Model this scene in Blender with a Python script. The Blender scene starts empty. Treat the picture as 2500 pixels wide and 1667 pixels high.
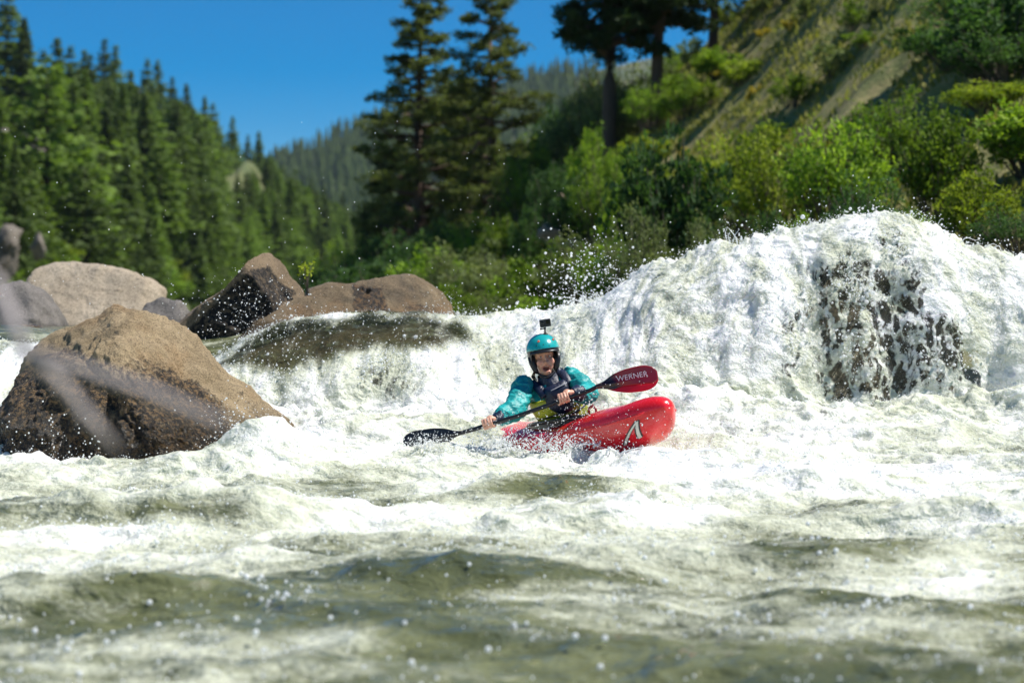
import bpy, bmesh, math, random
import numpy as np
from mathutils import Vector, Matrix

rng = np.random.default_rng(7)
random.seed(7)
scene = bpy.context.scene
COL = scene.collection

# ------------------------------------------------------------------ camera
FPX = 4861.0          # focal length in pixels of the 2500 px wide photograph (70 mm lens)
CAM_Z = 1.10
HOR = 790.0           # row of the horizon in the photograph
FOCUS = 14.3
cam_d = bpy.data.cameras.new('camera')
cam = bpy.data.objects.new('camera', cam_d)
COL.objects.link(cam)
cam.location = (0, 0, CAM_Z)
cam.rotation_euler = (math.radians(90), 0, 0)
cam_d.lens = 70.0
cam_d.sensor_width = 36.0
cam_d.shift_y = -(833.5 - HOR) / 2500.0
cam_d.clip_end = 8000
cam_d.clip_start = 0.1
cam_d.dof.use_dof = True
cam_d.dof.focus_distance = FOCUS
cam_d.dof.aperture_fstop = 1.7
scene.camera = cam

# ------------------------------------------------------------------ light
SUN = Vector((0.54, 0.0, 0.84)).normalized()
elev = math.asin(SUN.z)
world = bpy.data.worlds.new('World')
scene.world = world
world.use_nodes = True
wn = world.node_tree
bg = wn.nodes['Background']
sky = wn.nodes.new('ShaderNodeTexSky')
sky.sky_type = 'NISHITA'
sky.sun_disc = False
sky.sun_elevation = elev
sky.sun_rotation = math.atan2(SUN.x, SUN.y)
sky.altitude = 2200
sky.air_density = 1.0
sky.dust_density = 0.0
sky.ozone_density = 4.0
hsv = wn.nodes.new('ShaderNodeHueSaturation')      # deep mountain sky
hsv.inputs['Saturation'].default_value = 1.62
wn.links.new(sky.outputs[0], hsv.inputs['Color'])
wn.links.new(hsv.outputs[0], bg.inputs[0])
bg.inputs[1].default_value = 0.064
sun_d = bpy.data.lights.new('sun', 'SUN')
sun_d.energy = 4.2
sun_d.angle = math.radians(0.53)
sun_d.color = (1.0, 0.96, 0.90)
sun = bpy.data.objects.new('sun', sun_d)
COL.objects.link(sun)
sun.location = (20, 5, 40)
sun.rotation_euler = (-SUN).to_track_quat('-Z', 'Y').to_euler()

vs = scene.view_settings
vs.view_transform = 'Standard'
vs.look = 'None'
vs.gamma = 1
vs.exposure = 0.76
vs.use_curve_mapping = False
scene.render.engine = 'CYCLES'
cy = scene.cycles
cy.use_denoising = True
try:
    cy.denoiser = 'OPENIMAGEDENOISE'
except Exception:
    pass
cy.max_bounces = 6
cy.diffuse_bounces = 3
cy.glossy_bounces = 3
cy.transmission_bounces = 4
cy.transparent_max_bounces = 8
cy.caustics_reflective = False
cy.caustics_refractive = False
cy.sample_clamp_indirect = 6

# ------------------------------------------------------------------ helpers
def P(px, py, D):
    """point of the place seen at photograph pixel (px, py) at D metres from the lens"""
    return np.array([(px - 1250.0) / FPX * D, D, CAM_Z + (HOR - py) / FPX * D])

def sstep(a, b, x):
    t = np.clip((x - a) / (b - a), 0, 1)
    return t * t * (3 - 2 * t)

def _hash(ix, iy, iz, seed):
    h = (ix.astype(np.uint32) * np.uint32(374761393) + iy.astype(np.uint32) * np.uint32(668265263)
         + iz.astype(np.uint32) * np.uint32(2147483647) + np.uint32((seed * 974634777) & 0xffffffff))
    h = (h ^ (h >> np.uint32(13))) * np.uint32(1274126177)
    h = (h ^ (h >> np.uint32(16))) * np.uint32(2246822519)
    return h ^ (h >> np.uint32(13))

_G = np.array([[1,1,0],[-1,1,0],[1,-1,0],[-1,-1,0],[1,0,1],[-1,0,1],[1,0,-1],[-1,0,-1],
               [0,1,1],[0,-1,1],[0,1,-1],[0,-1,-1],[1,1,0],[-1,1,0],[0,-1,1],[0,-1,-1]], dtype=np.float32)

def noise3(x, y, z, seed=0):
    """Perlin gradient noise, about -1..1"""
    x = np.asarray(x, dtype=np.float32); y = np.asarray(y, dtype=np.float32) + 0 * x; z = np.asarray(z, dtype=np.float32) + 0 * x
    xi = np.floor(x).astype(np.int32); yi = np.floor(y).astype(np.int32); zi = np.floor(z).astype(np.int32)
    xf = x - xi; yf = y - yi; zf = z - zi
    u = xf ** 3 * (xf * (xf * 6 - 15) + 10); v = yf ** 3 * (yf * (yf * 6 - 15) + 10); w = zf ** 3 * (zf * (zf * 6 - 15) + 10)
    out = np.zeros_like(x)
    for dx in (0, 1):
        wx = u if dx else 1 - u
        for dy in (0, 1):
            wy = v if dy else 1 - v
            for dz in (0, 1):
                wz = w if dz else 1 - w
                g = _G[_hash(xi + dx, yi + dy, zi + dz, seed) & np.uint32(15)]
                out += wx * wy * wz * (g[..., 0] * (xf - dx) + g[..., 1] * (yf - dy) + g[..., 2] * (zf - dz))
    return out

def fbm(x, y, z, octs=4, seed=0, gain=0.5, lac=2.03):
    a = 1.0; s = 0; f = 1.0
    for o in range(octs):
        s = s + a * noise3(x * f, y * f, z * f, seed + o * 17)
        a *= gain; f *= lac
    return s

def ridged(x, y, z, octs=3, seed=0):
    a = 1.0; s = 0; f = 1.0; tot = 0
    for o in range(octs):
        s = s + a * (1 - np.abs(noise3(x * f, y * f, z * f, seed + o * 31)) * 1.7) ** 2
        tot += a; a *= 0.5; f *= 2.1
    return s / tot

def pl_interp(x, pts):
    p = np.array(pts, dtype=float)
    # smooth (monotone-ish) interpolation by resampling + blur
    return np.interp(x, p[:, 0], p[:, 1])

def set_props(o, label=None, cat=None, group=None, kind=None):
    if label: o['label'] = label
    if cat: o['category'] = cat
    if group: o['group'] = group
    if kind: o['kind'] = kind
    return o

def build_mesh(name, V, F, smooth=True):
    """F: one (n,k) int array or a list of such arrays"""
    V = np.asarray(V, dtype=np.float32)
    Fs = [np.asarray(f, dtype=np.int32) for f in (F if isinstance(F, list) else [F])]
    Fs = [f for f in Fs if len(f)]
    me = bpy.data.meshes.new(name)
    me.vertices.add(len(V)); me.vertices.foreach_set('co', V.ravel())
    nl = sum(f.size for f in Fs); npoly = sum(len(f) for f in Fs)
    me.loops.add(nl); me.polygons.add(npoly)
    me.loops.foreach_set('vertex_index', np.concatenate([f.ravel() for f in Fs]))
    tot = np.concatenate([np.full(len(f), f.shape[1], np.int32) for f in Fs])
    st = np.concatenate([[0], np.cumsum(tot)[:-1]]).astype(np.int32)
    me.polygons.foreach_set('loop_start', st)
    me.polygons.foreach_set('loop_total', tot)
    me.polygons.foreach_set('use_smooth', np.full(npoly, smooth))
    me.update(calc_edges=True)
    me.validate()
    return me

def attr(me, name, arr, typ='FLOAT'):
    a = me.attributes.new(name, typ, 'POINT')
    if typ == 'FLOAT_VECTOR':
        a.data.foreach_set('vector', np.asarray(arr, dtype=np.float32).ravel())
    elif typ == 'FLOAT':
        a.data.foreach_set('value', np.asarray(arr, dtype=np.float32).ravel())
    else:
        arr = np.asarray(arr, dtype=np.float32)
        if arr.shape[1] == 3:
            arr = np.hstack([arr, np.ones((len(arr), 1), np.float32)])
        a.data.foreach_set('color', arr.ravel())

def obj(name, me, mat=None, parent=None, loc=None):
    o = bpy.data.objects.new(name, me)
    COL.objects.link(o)
    if me is not None and mat is not None and len(me.materials) == 0:
        for m in (mat if isinstance(mat, (list, tuple)) else [mat]):
            me.materials.append(m)
    if parent is not None: o.parent = parent
    if loc is not None: o.location = tuple(loc)
    return o

def empty(name, loc, rot=None):
    o = bpy.data.objects.new(name, None)
    o.empty_display_size = 0.2
    COL.objects.link(o)
    o.location = tuple(loc)
    if rot is not None: o.rotation_euler = rot
    return o

class MB:
    """collects shapes for one mesh"""
    def __init__(s): s.V = []; s.F = {}; s.n = 0
    def add(s, V, *Fs):
        V = np.asarray(V, dtype=float)
        for F in Fs:
            F = np.asarray(F)
            if len(F): s.F.setdefault(F.shape[1], []).append(F + s.n)
        s.V.append(V); s.n += len(V)
        return s
    def tube(s, pts, rad, n=10, cap=True, flat=None, up=(0, 0, 1)):
        pts = np.asarray(pts, dtype=float); m = len(pts)
        rad = np.asarray(rad, dtype=float) * np.ones(m) if np.ndim(rad) < 2 else np.asarray(rad, dtype=float)
        if rad.ndim == 1: rad = np.stack([rad, rad], 1)
        T = np.gradient(pts, axis=0); T /= np.linalg.norm(T, axis=1)[:, None] + 1e-9
        up = np.asarray(up, dtype=float)
        A = np.cross(up, T)
        bad = np.linalg.norm(A, axis=1) < 1e-3
        A[bad] = np.cross(np.array([1.0, 0.1, 0]), T[bad])
        A /= np.linalg.norm(A, axis=1)[:, None]
        B = np.cross(T, A)
        th = np.linspace(0, 2 * np.pi, n, endpoint=False)
        V = pts[:, None, :] + A[:, None, :] * (np.cos(th)[None, :, None] * rad[:, 0][:, None, None]) + B[:, None, :] * (np.sin(th)[None, :, None] * rad[:, 1][:, None, None])
        V = V.reshape(-1, 3)
        i = np.arange(m - 1)[:, None] * n; j = np.arange(n)[None, :]; j2 = (j + 1) % n
        F = np.stack([i + j, i + j2, i + n + j2, i + n + j], -1).reshape(-1, 4)
        if cap:
            V = np.vstack([V, pts[:1], pts[-1:]]); c0 = m * n; c1 = c0 + 1
            jj = np.arange(n); k = (jj + 1) % n
            T0 = np.stack([np.full(n, c0), k, jj], 1); T1 = np.stack([np.full(n, c1), (m - 1) * n + jj, (m - 1) * n + k], 1)
            s.add(V, F, np.vstack([T0, T1]))
        else:
            s.add(V, F)
        return s
    def ell(s, c, r, axes=None, nu=20, nv=12):
        u = np.linspace(0, 2 * np.pi, nu, endpoint=False); v = np.linspace(0, np.pi, nv + 2)[1:-1]
        d = np.stack([np.outer(np.sin(v), np.cos(u)), np.outer(np.sin(v), np.sin(u)), np.outer(np.cos(v), np.ones(nu))], -1).reshape(-1, 3)
        d = np.vstack([d, [[0, 0, 1], [0, 0, -1]]]) * np.asarray(r, dtype=float)
        if axes is not None: d = d @ np.asarray(axes)      # rows are local axes
        V = d + np.asarray(c)
        i = np.arange(nv - 1)[:, None] * nu; j = np.arange(nu)[None, :]; k = (j + 1) % nu
        F = np.stack([i + j, i + nu + j, i + nu + k, i + k], -1).reshape(-1, 4)
        jj = np.arange(nu); kk = (jj + 1) % nu; b = (nv - 1) * nu
        T = np.vstack([np.stack([np.full(nu, nv * nu), jj, kk], 1), np.stack([np.full(nu, nv * nu + 1), b + kk, b + jj], 1)])
        return s.add(V, F, T)
    def box(s, c, h, axes=None):
        c = np.asarray(c, dtype=float); h = np.asarray(h, dtype=float)
        d = np.array([[x, y, z] for x in (-1, 1) for y in (-1, 1) for z in (-1, 1)], dtype=float) * h
        if axes is not None: d = d @ np.asarray(axes)
        return s.add(d + c, [[0, 1, 3, 2], [4, 6, 7, 5], [0, 4, 5, 1], [2, 3, 7, 6], [0, 2, 6, 4], [1, 5, 7, 3]])
    def mesh(s, name, smooth=True):
        return build_mesh(name, np.vstack(s.V), [np.vstack(f) for f in s.F.values()], smooth)

def remeshed(mb, name, voxel, smooth_iter=3):
    """one continuous surface from overlapping closed shapes; returns (verts, mesh)"""
    o = bpy.data.objects.new('tmp', mb.mesh('tmp'))
    COL.objects.link(o)
    m = o.modifiers.new('r', 'REMESH'); m.mode = 'VOXEL'; m.voxel_size = voxel; m.use_smooth_shade = True
    if smooth_iter:
        sm = o.modifiers.new('s', 'SMOOTH'); sm.iterations = smooth_iter; sm.factor = 0.5
    dg = bpy.context.evaluated_depsgraph_get()
    me = bpy.data.meshes.new_from_object(o.evaluated_get(dg))
    me.name = name
    old = o.data
    bpy.data.objects.remove(o); bpy.data.meshes.remove(old)
    me.polygons.foreach_set('use_smooth', np.ones(len(me.polygons), bool))
    return me

def get_co(me):
    a = np.empty(len(me.vertices) * 3, np.float32); me.vertices.foreach_get('co', a); return a.reshape(-1, 3).astype(float)
def get_no(me):
    a = np.empty(len(me.vertices) * 3, np.float32); me.vertex_normals.foreach_get('vector', a); return a.reshape(-1, 3).astype(float)
def set_co(me, V):
    me.vertices.foreach_set('co', np.asarray(V, dtype=np.float32).ravel()); me.update()

# ---- shader helper
ORD = ['first', 'second', 'third', 'fourth', 'fifth', 'sixth', 'seventh', 'eighth', 'ninth', 'tenth', 'eleventh', 'twelfth', 'thirteenth', 'fourteenth', 'fifteenth',
       'sixteenth', 'seventeenth', 'eighteenth', 'nineteenth', 'twentieth', 'twenty-first', 'twenty-second', 'twenty-third', 'twenty-fourth', 'twenty-fifth', 'twenty-sixth', 'twenty-seventh', 'twenty-eighth']
def ranks(xs):
    order = np.argsort(np.asarray(xs, dtype=float)); r = np.empty(len(xs), int); r[order] = np.arange(len(xs)); return r

class NT:
    def __init__(s, name):
        s.mat = bpy.data.materials.new(name); s.mat.use_nodes = True
        s.t = s.mat.node_tree
        for n in list(s.t.nodes): s.t.nodes.remove(n)
        s.out = s.t.nodes.new('ShaderNodeOutputMaterial')
    def n(s, typ, _in=None, **kw):
        nd = s.t.nodes.new(typ)
        for k, v in kw.items(): setattr(nd, k, v)
        for k, v in (_in or {}).items(): s.put(nd, k, v)
        return nd
    def put(s, nd, k, v):
        sock = nd.inputs[k]
        if isinstance(v, bpy.types.NodeSocket): s.t.links.new(v, sock)
        elif hasattr(v, 'outputs'): s.t.links.new(v.outputs[0], sock)
        else:
            if isinstance(v, (tuple, list)) and len(v) == 3 and sock.type == 'RGBA': v = (*v, 1)
            sock.default_value = v
    def math(s, op, a, b=0.0, c=0.0, clamp=False):
        nd = s.t.nodes.new('ShaderNodeMath'); nd.operation = op; nd.use_clamp = clamp
        s.put(nd, 0, a); s.put(nd, 1, b); s.put(nd, 2, c); return nd.outputs[0]
    def mixc(s, f, a, b, blend='MIX'):
        nd = s.t.nodes.new('ShaderNodeMix'); nd.data_type = 'RGBA'; nd.blend_type = blend
        s.put(nd, 0, f); s.put(nd, 6, a); s.put(nd, 7, b); return nd.outputs[2]
    def mixf(s, f, a, b):
        nd = s.t.nodes.new('ShaderNodeMix'); nd.data_type = 'FLOAT'
        s.put(nd, 0, f); s.put(nd, 2, a); s.put(nd, 3, b); return nd.outputs[0]
    def ramp(s, f, lo, hi, a=0.0, b=1.0):
        nd = s.t.nodes.new('ShaderNodeMapRange'); nd.interpolation_type = 'SMOOTHSTEP'
        s.put(nd, 0, f); s.put(nd, 1, lo); s.put(nd, 2, hi); s.put(nd, 3, a); s.put(nd, 4, b); return nd.outputs[0]
    def coord(s, scale=(1, 1, 1), kind='Object'):
        tc = s.t.nodes.new('ShaderNodeTexCoord'); mp = s.t.nodes.new('ShaderNodeMapping')
        s.t.links.new(tc.outputs[kind], mp.inputs[0]); mp.inputs['Scale'].default_value = scale
        return mp.outputs[0]
    def noise(s, vec, scale, detail=4, rough=0.55, dist=0.0):
        nd = s.n('ShaderNodeTexNoise', {'Vector': vec, 'Scale': scale, 'Detail': detail, 'Roughness': rough, 'Distortion': dist})
        return nd.outputs[0]
    def attr(s, name):
        return s.n('ShaderNodeAttribute', attribute_name=name)
    def bump(s, h, strength, dist, normal=None):
        nd = s.n('ShaderNodeBump', {'Height': h, 'Strength': strength, 'Distance': dist})
        if normal is not None: s.put(nd, 'Normal', normal)
        return nd.outputs[0]
    def bsdf(s, **kw):
        nd = s.t.nodes.new('ShaderNodeBsdfPrincipled')
        for k, v in kw.items(): s.put(nd, k.replace('_', ' '), v)
        return nd
    def done(s, sh):
        s.t.links.new(sh.outputs[0] if hasattr(sh, 'outputs') else sh, s.out.inputs[0]); return s.mat

def simple_mat(name, col, rough=0.5, var=0.15, scale=20, bump=0.0, bdist=0.002, **kw):
    t = NT(name); v = t.coord()
    nz = t.noise(v, scale, 5)
    c = t.mixc(nz, tuple(x * (1 - var) for x in col), tuple(min(1, x * (1 + var)) for x in col))
    args = dict(Base_Color=c, Roughness=rough); args.update(kw)
    if bump: args['Normal'] = t.bump(t.noise(v, scale * 2.5, 5), bump, bdist)
    return t.done(t.bsdf(**args))
# ================================================================== materials of the setting
def rock_mat(name, light, mid, dark, amount=0.5, scale=3.0, wet_z=None, wet_h=0.15, rough=0.75, warm=None, bump=0.9):
    t = NT(name); v = t.coord()
    n1 = t.noise(v, scale, 6, 0.62, 0.4); n2 = t.noise(v, scale * 7, 6, 0.7); n3 = t.noise(v, scale * 28, 4, 0.7)
    c = t.mixc(t.ramp(n1, 0.35, 0.65), mid, light)
    if warm: c = t.mixc(t.math('MULTIPLY', t.ramp(t.noise(v, scale * 0.7, 4), 0.48, 0.66), 0.8), c, warm)
    n4 = t.noise(v, scale * 55, 3, 0.75)
    c = t.mixc(t.math('MULTIPLY', t.ramp(n3, 0.47, 0.68), 0.75), c, tuple(x * 0.28 for x in mid))
    c = t.mixc(t.math('MULTIPLY', t.ramp(n4, 0.52, 0.68), 0.55), c, tuple(x * 0.3 for x in mid))
    c = t.mixc(t.math('MULTIPLY', t.ramp(n3, 0.60, 0.42, 0, 1), 0.25), c, light)
    st = t.attr('stain_shade').outputs['Fac']
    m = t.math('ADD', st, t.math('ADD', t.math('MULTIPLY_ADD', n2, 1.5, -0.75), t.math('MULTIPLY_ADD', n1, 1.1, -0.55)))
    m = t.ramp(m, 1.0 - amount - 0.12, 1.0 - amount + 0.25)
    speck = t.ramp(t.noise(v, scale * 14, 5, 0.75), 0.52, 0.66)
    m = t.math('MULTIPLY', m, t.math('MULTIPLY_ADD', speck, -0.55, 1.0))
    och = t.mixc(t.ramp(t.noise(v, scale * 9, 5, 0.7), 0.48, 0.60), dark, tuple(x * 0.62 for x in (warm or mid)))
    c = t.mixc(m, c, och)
    r = rough
    if wet_z is not None:
        sx = t.n('ShaderNodeSeparateXYZ'); g = t.n('ShaderNodeNewGeometry'); t.t.links.new(g.outputs['Position'], sx.inputs[0])
        h = t.math('ADD', sx.outputs[2], t.math('MULTIPLY_ADD', n1, 0.3, -0.15))
        w = t.ramp(h, wet_z + wet_h, wet_z)
        c = t.mixc(t.math('MULTIPLY', w, 0.72), c, t.mixc(0.8, c, (0.02, 0.017, 0.012)))
        r = t.mixf(w, rough, 0.16)
    b = t.bump(t.math('ADD', t.math('ADD', n2, t.math('ADD', t.math('MULTIPLY', n3, 0.8), t.math('MULTIPLY', n4, 0.4))), n1), bump, 0.035)
    return t.done(t.bsdf(Base_Color=c, Roughness=r, Normal=b))

def water_mat():
    t = NT('whitewater'); v = t.coord()
    F = t.attr('foam').outputs['Fac']; veil = t.attr('veil').outputs['Fac']; clear = t.attr('clear').outputs['Fac']
    vs = t.coord((0.55, 1.0, 1.0))
    n0 = t.noise(vs, 2.2, 5, 0.62, 0.6); n1 = t.noise(vs, 9.0, 5, 0.65, 0.5); n2 = t.noise(v, 34.0, 4, 0.65); n3 = t.noise(v, 95.0, 3, 0.7)
    m = t.math('ADD', F, t.math('MULTIPLY_ADD', n0, 0.7, -0.35))
    m = t.math('ADD', m, t.math('MULTIPLY_ADD', n1, 0.9, -0.45))
    m = t.math('ADD', m, t.math('MULTIPLY_ADD', n2, 0.45, -0.225))
    fc = t.attr('fall').outputs['Fac']
    fl = t.n('ShaderNodeMapping', {'Vector': t.attr('flow').outputs['Vector'], 'Scale': (1.0, 0.16, 1.0)}).outputs[0]
    s1 = t.noise(fl, 5.0, 6, 0.62, 0.9); s2 = t.noise(fl, 17.0, 5, 0.65, 0.6)
    mf = t.math('ADD', F, t.math('MULTIPLY_ADD', s1, 1.8, -0.95))
    mf = t.math('ADD', mf, t.math('MULTIPLY_ADD', s2, 0.8, -0.40))
    mf = t.math('ADD', mf, t.math('MULTIPLY_ADD', n2, 0.30, -0.15))
    m = t.mixf(fc, m, mf)
    fo = t.ramp(m, 0.26, 0.82)
    deep = t.mixc(t.ramp(n0, 0.35, 0.65), (0.068, 0.078, 0.034), (0.155, 0.165, 0.074))
    froth = t.mixc(t.ramp(m, 0.72, 1.25), (0.58, 0.60, 0.46), (0.90, 0.90, 0.87))
    froth = t.mixc(t.math('MULTIPLY', t.ramp(n3, 0.50, 0.34), 0.12), froth, (0.38, 0.41, 0.34))
    c = t.mixc(fo, deep, froth)
    fg = t.noise(t.coord((0.7, 1.0, 1.0)), 9.0, 3, 0.5, 0.4)
    h = t.math('MULTIPLY', fg, 1.7)
    h = t.math('ADD', h, t.math('MULTIPLY', fo, t.math('ADD', t.math('MULTIPLY', n2, 0.24), t.math('MULTIPLY', n3, 0.10))))
    h = t.math('ADD', h, t.math('MULTIPLY', n2, 0.16))
    h = t.math('ADD', h, t.math('MULTIPLY', fc, t.math('ADD', t.math('MULTIPLY', s1, 0.5), t.math('MULTIPLY', s2, 0.35))))
    nm = t.bump(h, 1.0, 0.045)
    ro = t.mixf(fo, 0.05, 0.30)
    wat = t.bsdf(Base_Color=c, Roughness=ro, IOR=1.33, Normal=nm, Subsurface_Weight=t.math('MULTIPLY', fo, 0.6), Subsurface_Radius=(0.05, 0.055, 0.045), Subsurface_Scale=1.0)
    # thin water: net of white strands over the rock behind
    wv = t.n('ShaderNodeVectorMath', {0: t.coord((1.0, 0.4, 0.36)), 1: t.n('ShaderNodeVectorMath', {0: t.n('ShaderNodeTexNoise', {'Vector': v, 'Scale': 5.0, 'Detail': 3.0}).outputs['Color'], 1: (0.22, 0.22, 0.16)}, operation='MULTIPLY').outputs[0]}, operation='ADD').outputs[0]
    vo = t.n('ShaderNodeTexVoronoi', {'Vector': wv, 'Scale': 8.5}, feature='DISTANCE_TO_EDGE').outputs['Distance']
    vo2 = t.n('ShaderNodeTexVoronoi', {'Vector': wv, 'Scale': 19.0}, feature='DISTANCE_TO_EDGE').outputs['Distance']
    gap = t.math('ADD', t.ramp(vo, 0.03, 0.22), t.math('MULTIPLY', t.ramp(vo2, 0.04, 0.20), 0.45))
    gap = t.math('SUBTRACT', gap, t.ramp(n1, 0.48, 0.68, 0, 0.75))
    gap = t.math('SUBTRACT', gap, t.ramp(s2, 0.50, 0.64, 0, 0.45))
    hole = t.ramp(t.math('ADD', t.math('MULTIPLY', veil, 1.15), t.math('MULTIPLY_ADD', gap, 0.75, -0.95)), 0.10, 0.85)
    hole = t.math('MULTIPLY', hole, t.ramp(veil, 0.05, 0.35))
    see = t.math('MULTIPLY', clear, t.ramp(t.math('ADD', t.math('MULTIPLY', n1, 0.9), t.math('MULTIPLY', n2, 0.5)), 0.92, 0.66, 0.25, 0.9))
    tr = t.math('MAXIMUM', hole, see, clamp=True)
    tp = t.n('ShaderNodeBsdfTransparent', {'Color': (0.86, 0.85, 0.74)})
    mx = t.n('ShaderNodeMixShader', {0: t.math('MULTIPLY', tr, 0.93), 1: wat.outputs[0], 2: tp.outputs[0]})
    return t.done(mx)

def drop_mat():
    t = NT('spray_water')
    p = t.bsdf(Base_Color=(0.9, 0.92, 0.92), Roughness=0.15, IOR=1.33); tl = t.n('ShaderNodeBsdfTranslucent', {'Color': (0.95, 0.96, 0.95)})
    return t.done(t.n('ShaderNodeMixShader', {0: 0.5, 1: p.outputs[0], 2: tl.outputs[0]}))

def ground_mat(name, cols, scale=0.25, bump=0.6, bd=0.1):
    t = NT(name); v = t.coord()
    n1 = t.noise(v, scale, 6, 0.6, 0.5); n2 = t.noise(v, scale * 5, 6, 0.65); n3 = t.noise(v, scale * 30, 4, 0.7)
    c = t.mixc(t.ramp(n1, 0.38, 0.6), cols[0], cols[1])
    c = t.mixc(t.ramp(n2, 0.45, 0.62), c, cols[2])
    c = t.mixc(t.math('MULTIPLY', t.ramp(n3, 0.5, 0.7), 0.7), c, cols[3])
    return t.done(t.bsdf(Base_Color=c, Roughness=0.95, Normal=t.bump(t.math('ADD', n2, n3), bump, bd)))

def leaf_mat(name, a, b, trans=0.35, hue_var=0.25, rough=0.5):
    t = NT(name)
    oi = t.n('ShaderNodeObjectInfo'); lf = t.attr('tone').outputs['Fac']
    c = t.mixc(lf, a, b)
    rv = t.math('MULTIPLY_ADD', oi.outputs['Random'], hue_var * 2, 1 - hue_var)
    c = t.mixc(1.0, c, t.n('ShaderNodeCombineColor', {0: rv, 1: rv, 2: rv}).outputs[0], 'MULTIPLY')
    p = t.bsdf(Base_Color=c, Roughness=0.75, Specular_IOR_Level=0.2)
    tl = t.n('ShaderNodeBsdfTranslucent', {'Color': t.mixc(0.5, c, (0.30, 0.42, 0.05), 'MIX')})
    tl.inputs[0].default_value = (*b, 1)
    t.t.links.new(t.mixc(1.0, c, (1.5, 1.6, 0.7), 'MULTIPLY'), tl.inputs[0])
    return t.done(t.n('ShaderNodeMixShader', {0: trans, 1: p.outputs[0], 2: tl.outputs[0]}))

def bark_mat(name, col):
    t = NT(name); v = t.coord((1, 1, 0.25)); n = t.noise(v, 12, 5, 0.7)
    return t.done(t.bsdf(Base_Color=t.mixc(n, tuple(x * 0.5 for x in col), col), Roughness=0.95, Normal=t.bump(n, 0.8, 0.03)))

M_WATER = water_mat()
M_DROP = drop_mat()

# ================================================================== the river
def blurred_table(pts, lo, hi, sig):
    xs = np.linspace(lo, hi, 2400); ys = pl_interp(xs, pts)
    k = np.arange(-400, 401) * (xs[1] - xs[0]); w = np.exp(-(k / sig) ** 2 / 2); w /= w.sum()
    ys = np.convolve(np.pad(ys, 400, mode='edge'), w, mode='valid')
    return xs, ys
CX, CZ = blurred_table([(-9, 0.95), (-4.4, 0.95), (-3.6, 0.86), (-2.9, 0.74), (-2.6, 0.815), (-2.31, 0.99), (-1.96, 1.12), (-1.6, 1.18), (-1.25, 1.20),
                        (-0.89, 1.20), (-0.5, 1.17), (-0.18, 1.16), (0.18, 1.19), (0.53, 1.22), (0.69, 1.29), (0.9, 1.41), (1.21, 1.57),
                        (1.56, 1.69), (1.9, 1.77), (2.42, 1.895), (2.76, 1.965), (3.11, 1.985), (3.46, 1.95), (3.66, 1.83), (3.84, 1.74),
                        (4.04, 1.71), (4.32, 1.62), (4.67, 1.45), (5.6, 1.15), (9, 0.95)], -9, 9, 0.05)
YX, YC = blurred_table([(-9, 17.4), (-2.6, 17.35), (-1, 17.3), (0, 17.5), (0.6, 17.2), (1.2, 16.95), (2, 16.85), (4.3, 16.85), (9, 17.2)], -9, 9, 0.15)
WX, WD = blurred_table([(-9, 1.7), (-2.6, 1.6), (-1, 1.55), (0, 1.7), (0.7, 1.5), (1.5, 1.15), (3, 0.95), (4.3, 1.0), (9, 1.4)], -9, 9, 0.2)
LOW = [(2.5, -0.28), (5, -0.2), (7.5, -0.12), (9.5, -0.04), (11.5, 0.03), (13, 0.12), (14.2, 0.20), (15.2, 0.33), (15.9, 0.40), (17, 0.45), (40, 0.45)]

# hand-placed waves: px, py, D of crest, half length across (m), half width along (m), height (m), slant
WAVES = [(330, 1235, 10.9, 1.05, 0.30, 0.20, 0.05), (980, 1330, 9.0, 0.75, 0.35, 0.16, -0.1), (650, 1075, 13.2, 0.27, 0.20, 0.33, 0.1), (575, 1060, 13.25, 0.07, 0.10, 0.16, 0.0), (730, 1070, 13.3, 0.16, 0.14, 0.10, 0.1),
         (480, 1130, 12.9, 0.5, 0.25, 0.10, 0.0), (120, 1130, 12.7, 0.45, 0.22, 0.10, 0.0), (1500, 1250, 10.8, 0.5, 0.2, 0.13, 0.1),
         (1900, 1330, 9.3, 0.9, 0.3, 0.12, 0.12), (2300, 1240, 10.8, 0.7, 0.25, 0.12, -0.1), (1250, 1180, 12.0, 0.7, 0.28, 0.10, 0.0),
         (2000, 1180, 12.2, 0.8, 0.3, 0.10, 0.1), (1750, 1120, 13.3, 0.6, 0.25, 0.12, -0.15), (700, 1480, 7.6, 1.0, 0.35, 0.10, 0.15),
         (1700, 1540, 7.0, 1.1, 0.4, 0.09, -0.1), (250, 1420, 8.3, 0.7, 0.25, 0.10, 0.2), (2250, 1060, 14.6, 0.6, 0.3, 0.14, 0.1),
         # water heaped against the hull and around the blade
         (1260, 1100, 14.0, 0.32, 0.10, 0.09, 0.2), (1390, 1095, 13.72, 0.22, 0.10, 0.13, 0.35), (1480, 1108, 13.38, 0.16, 0.10, 0.13, 0.2), (1580, 1120, 13.15, 0.18, 0.10, 0.10, 0.1),
         (1080, 1110, 14.0, 0.22, 0.10, 0.08, 0.0), (1720, 1060, 14.2, 0.4, 0.25, 0.16, 0.0), (960, 1060, 14.8, 0.5, 0.3, 0.10, 0.0),
         # foam piled at the foot of the big fall
         (1690, 970, 15.55, 0.62, 0.26, 0.22, 0.15), (1500, 960, 15.7, 0.5, 0.3, 0.12, 0.0), (2020, 1020, 15.3, 0.4, 0.2, 0.08, -0.1), (2280, 1000, 15.65, 0.35, 0.2, 0.13, 0.1), (2470, 1010, 15.6, 0.4, 0.25, 0.18, 0.0)]

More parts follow.
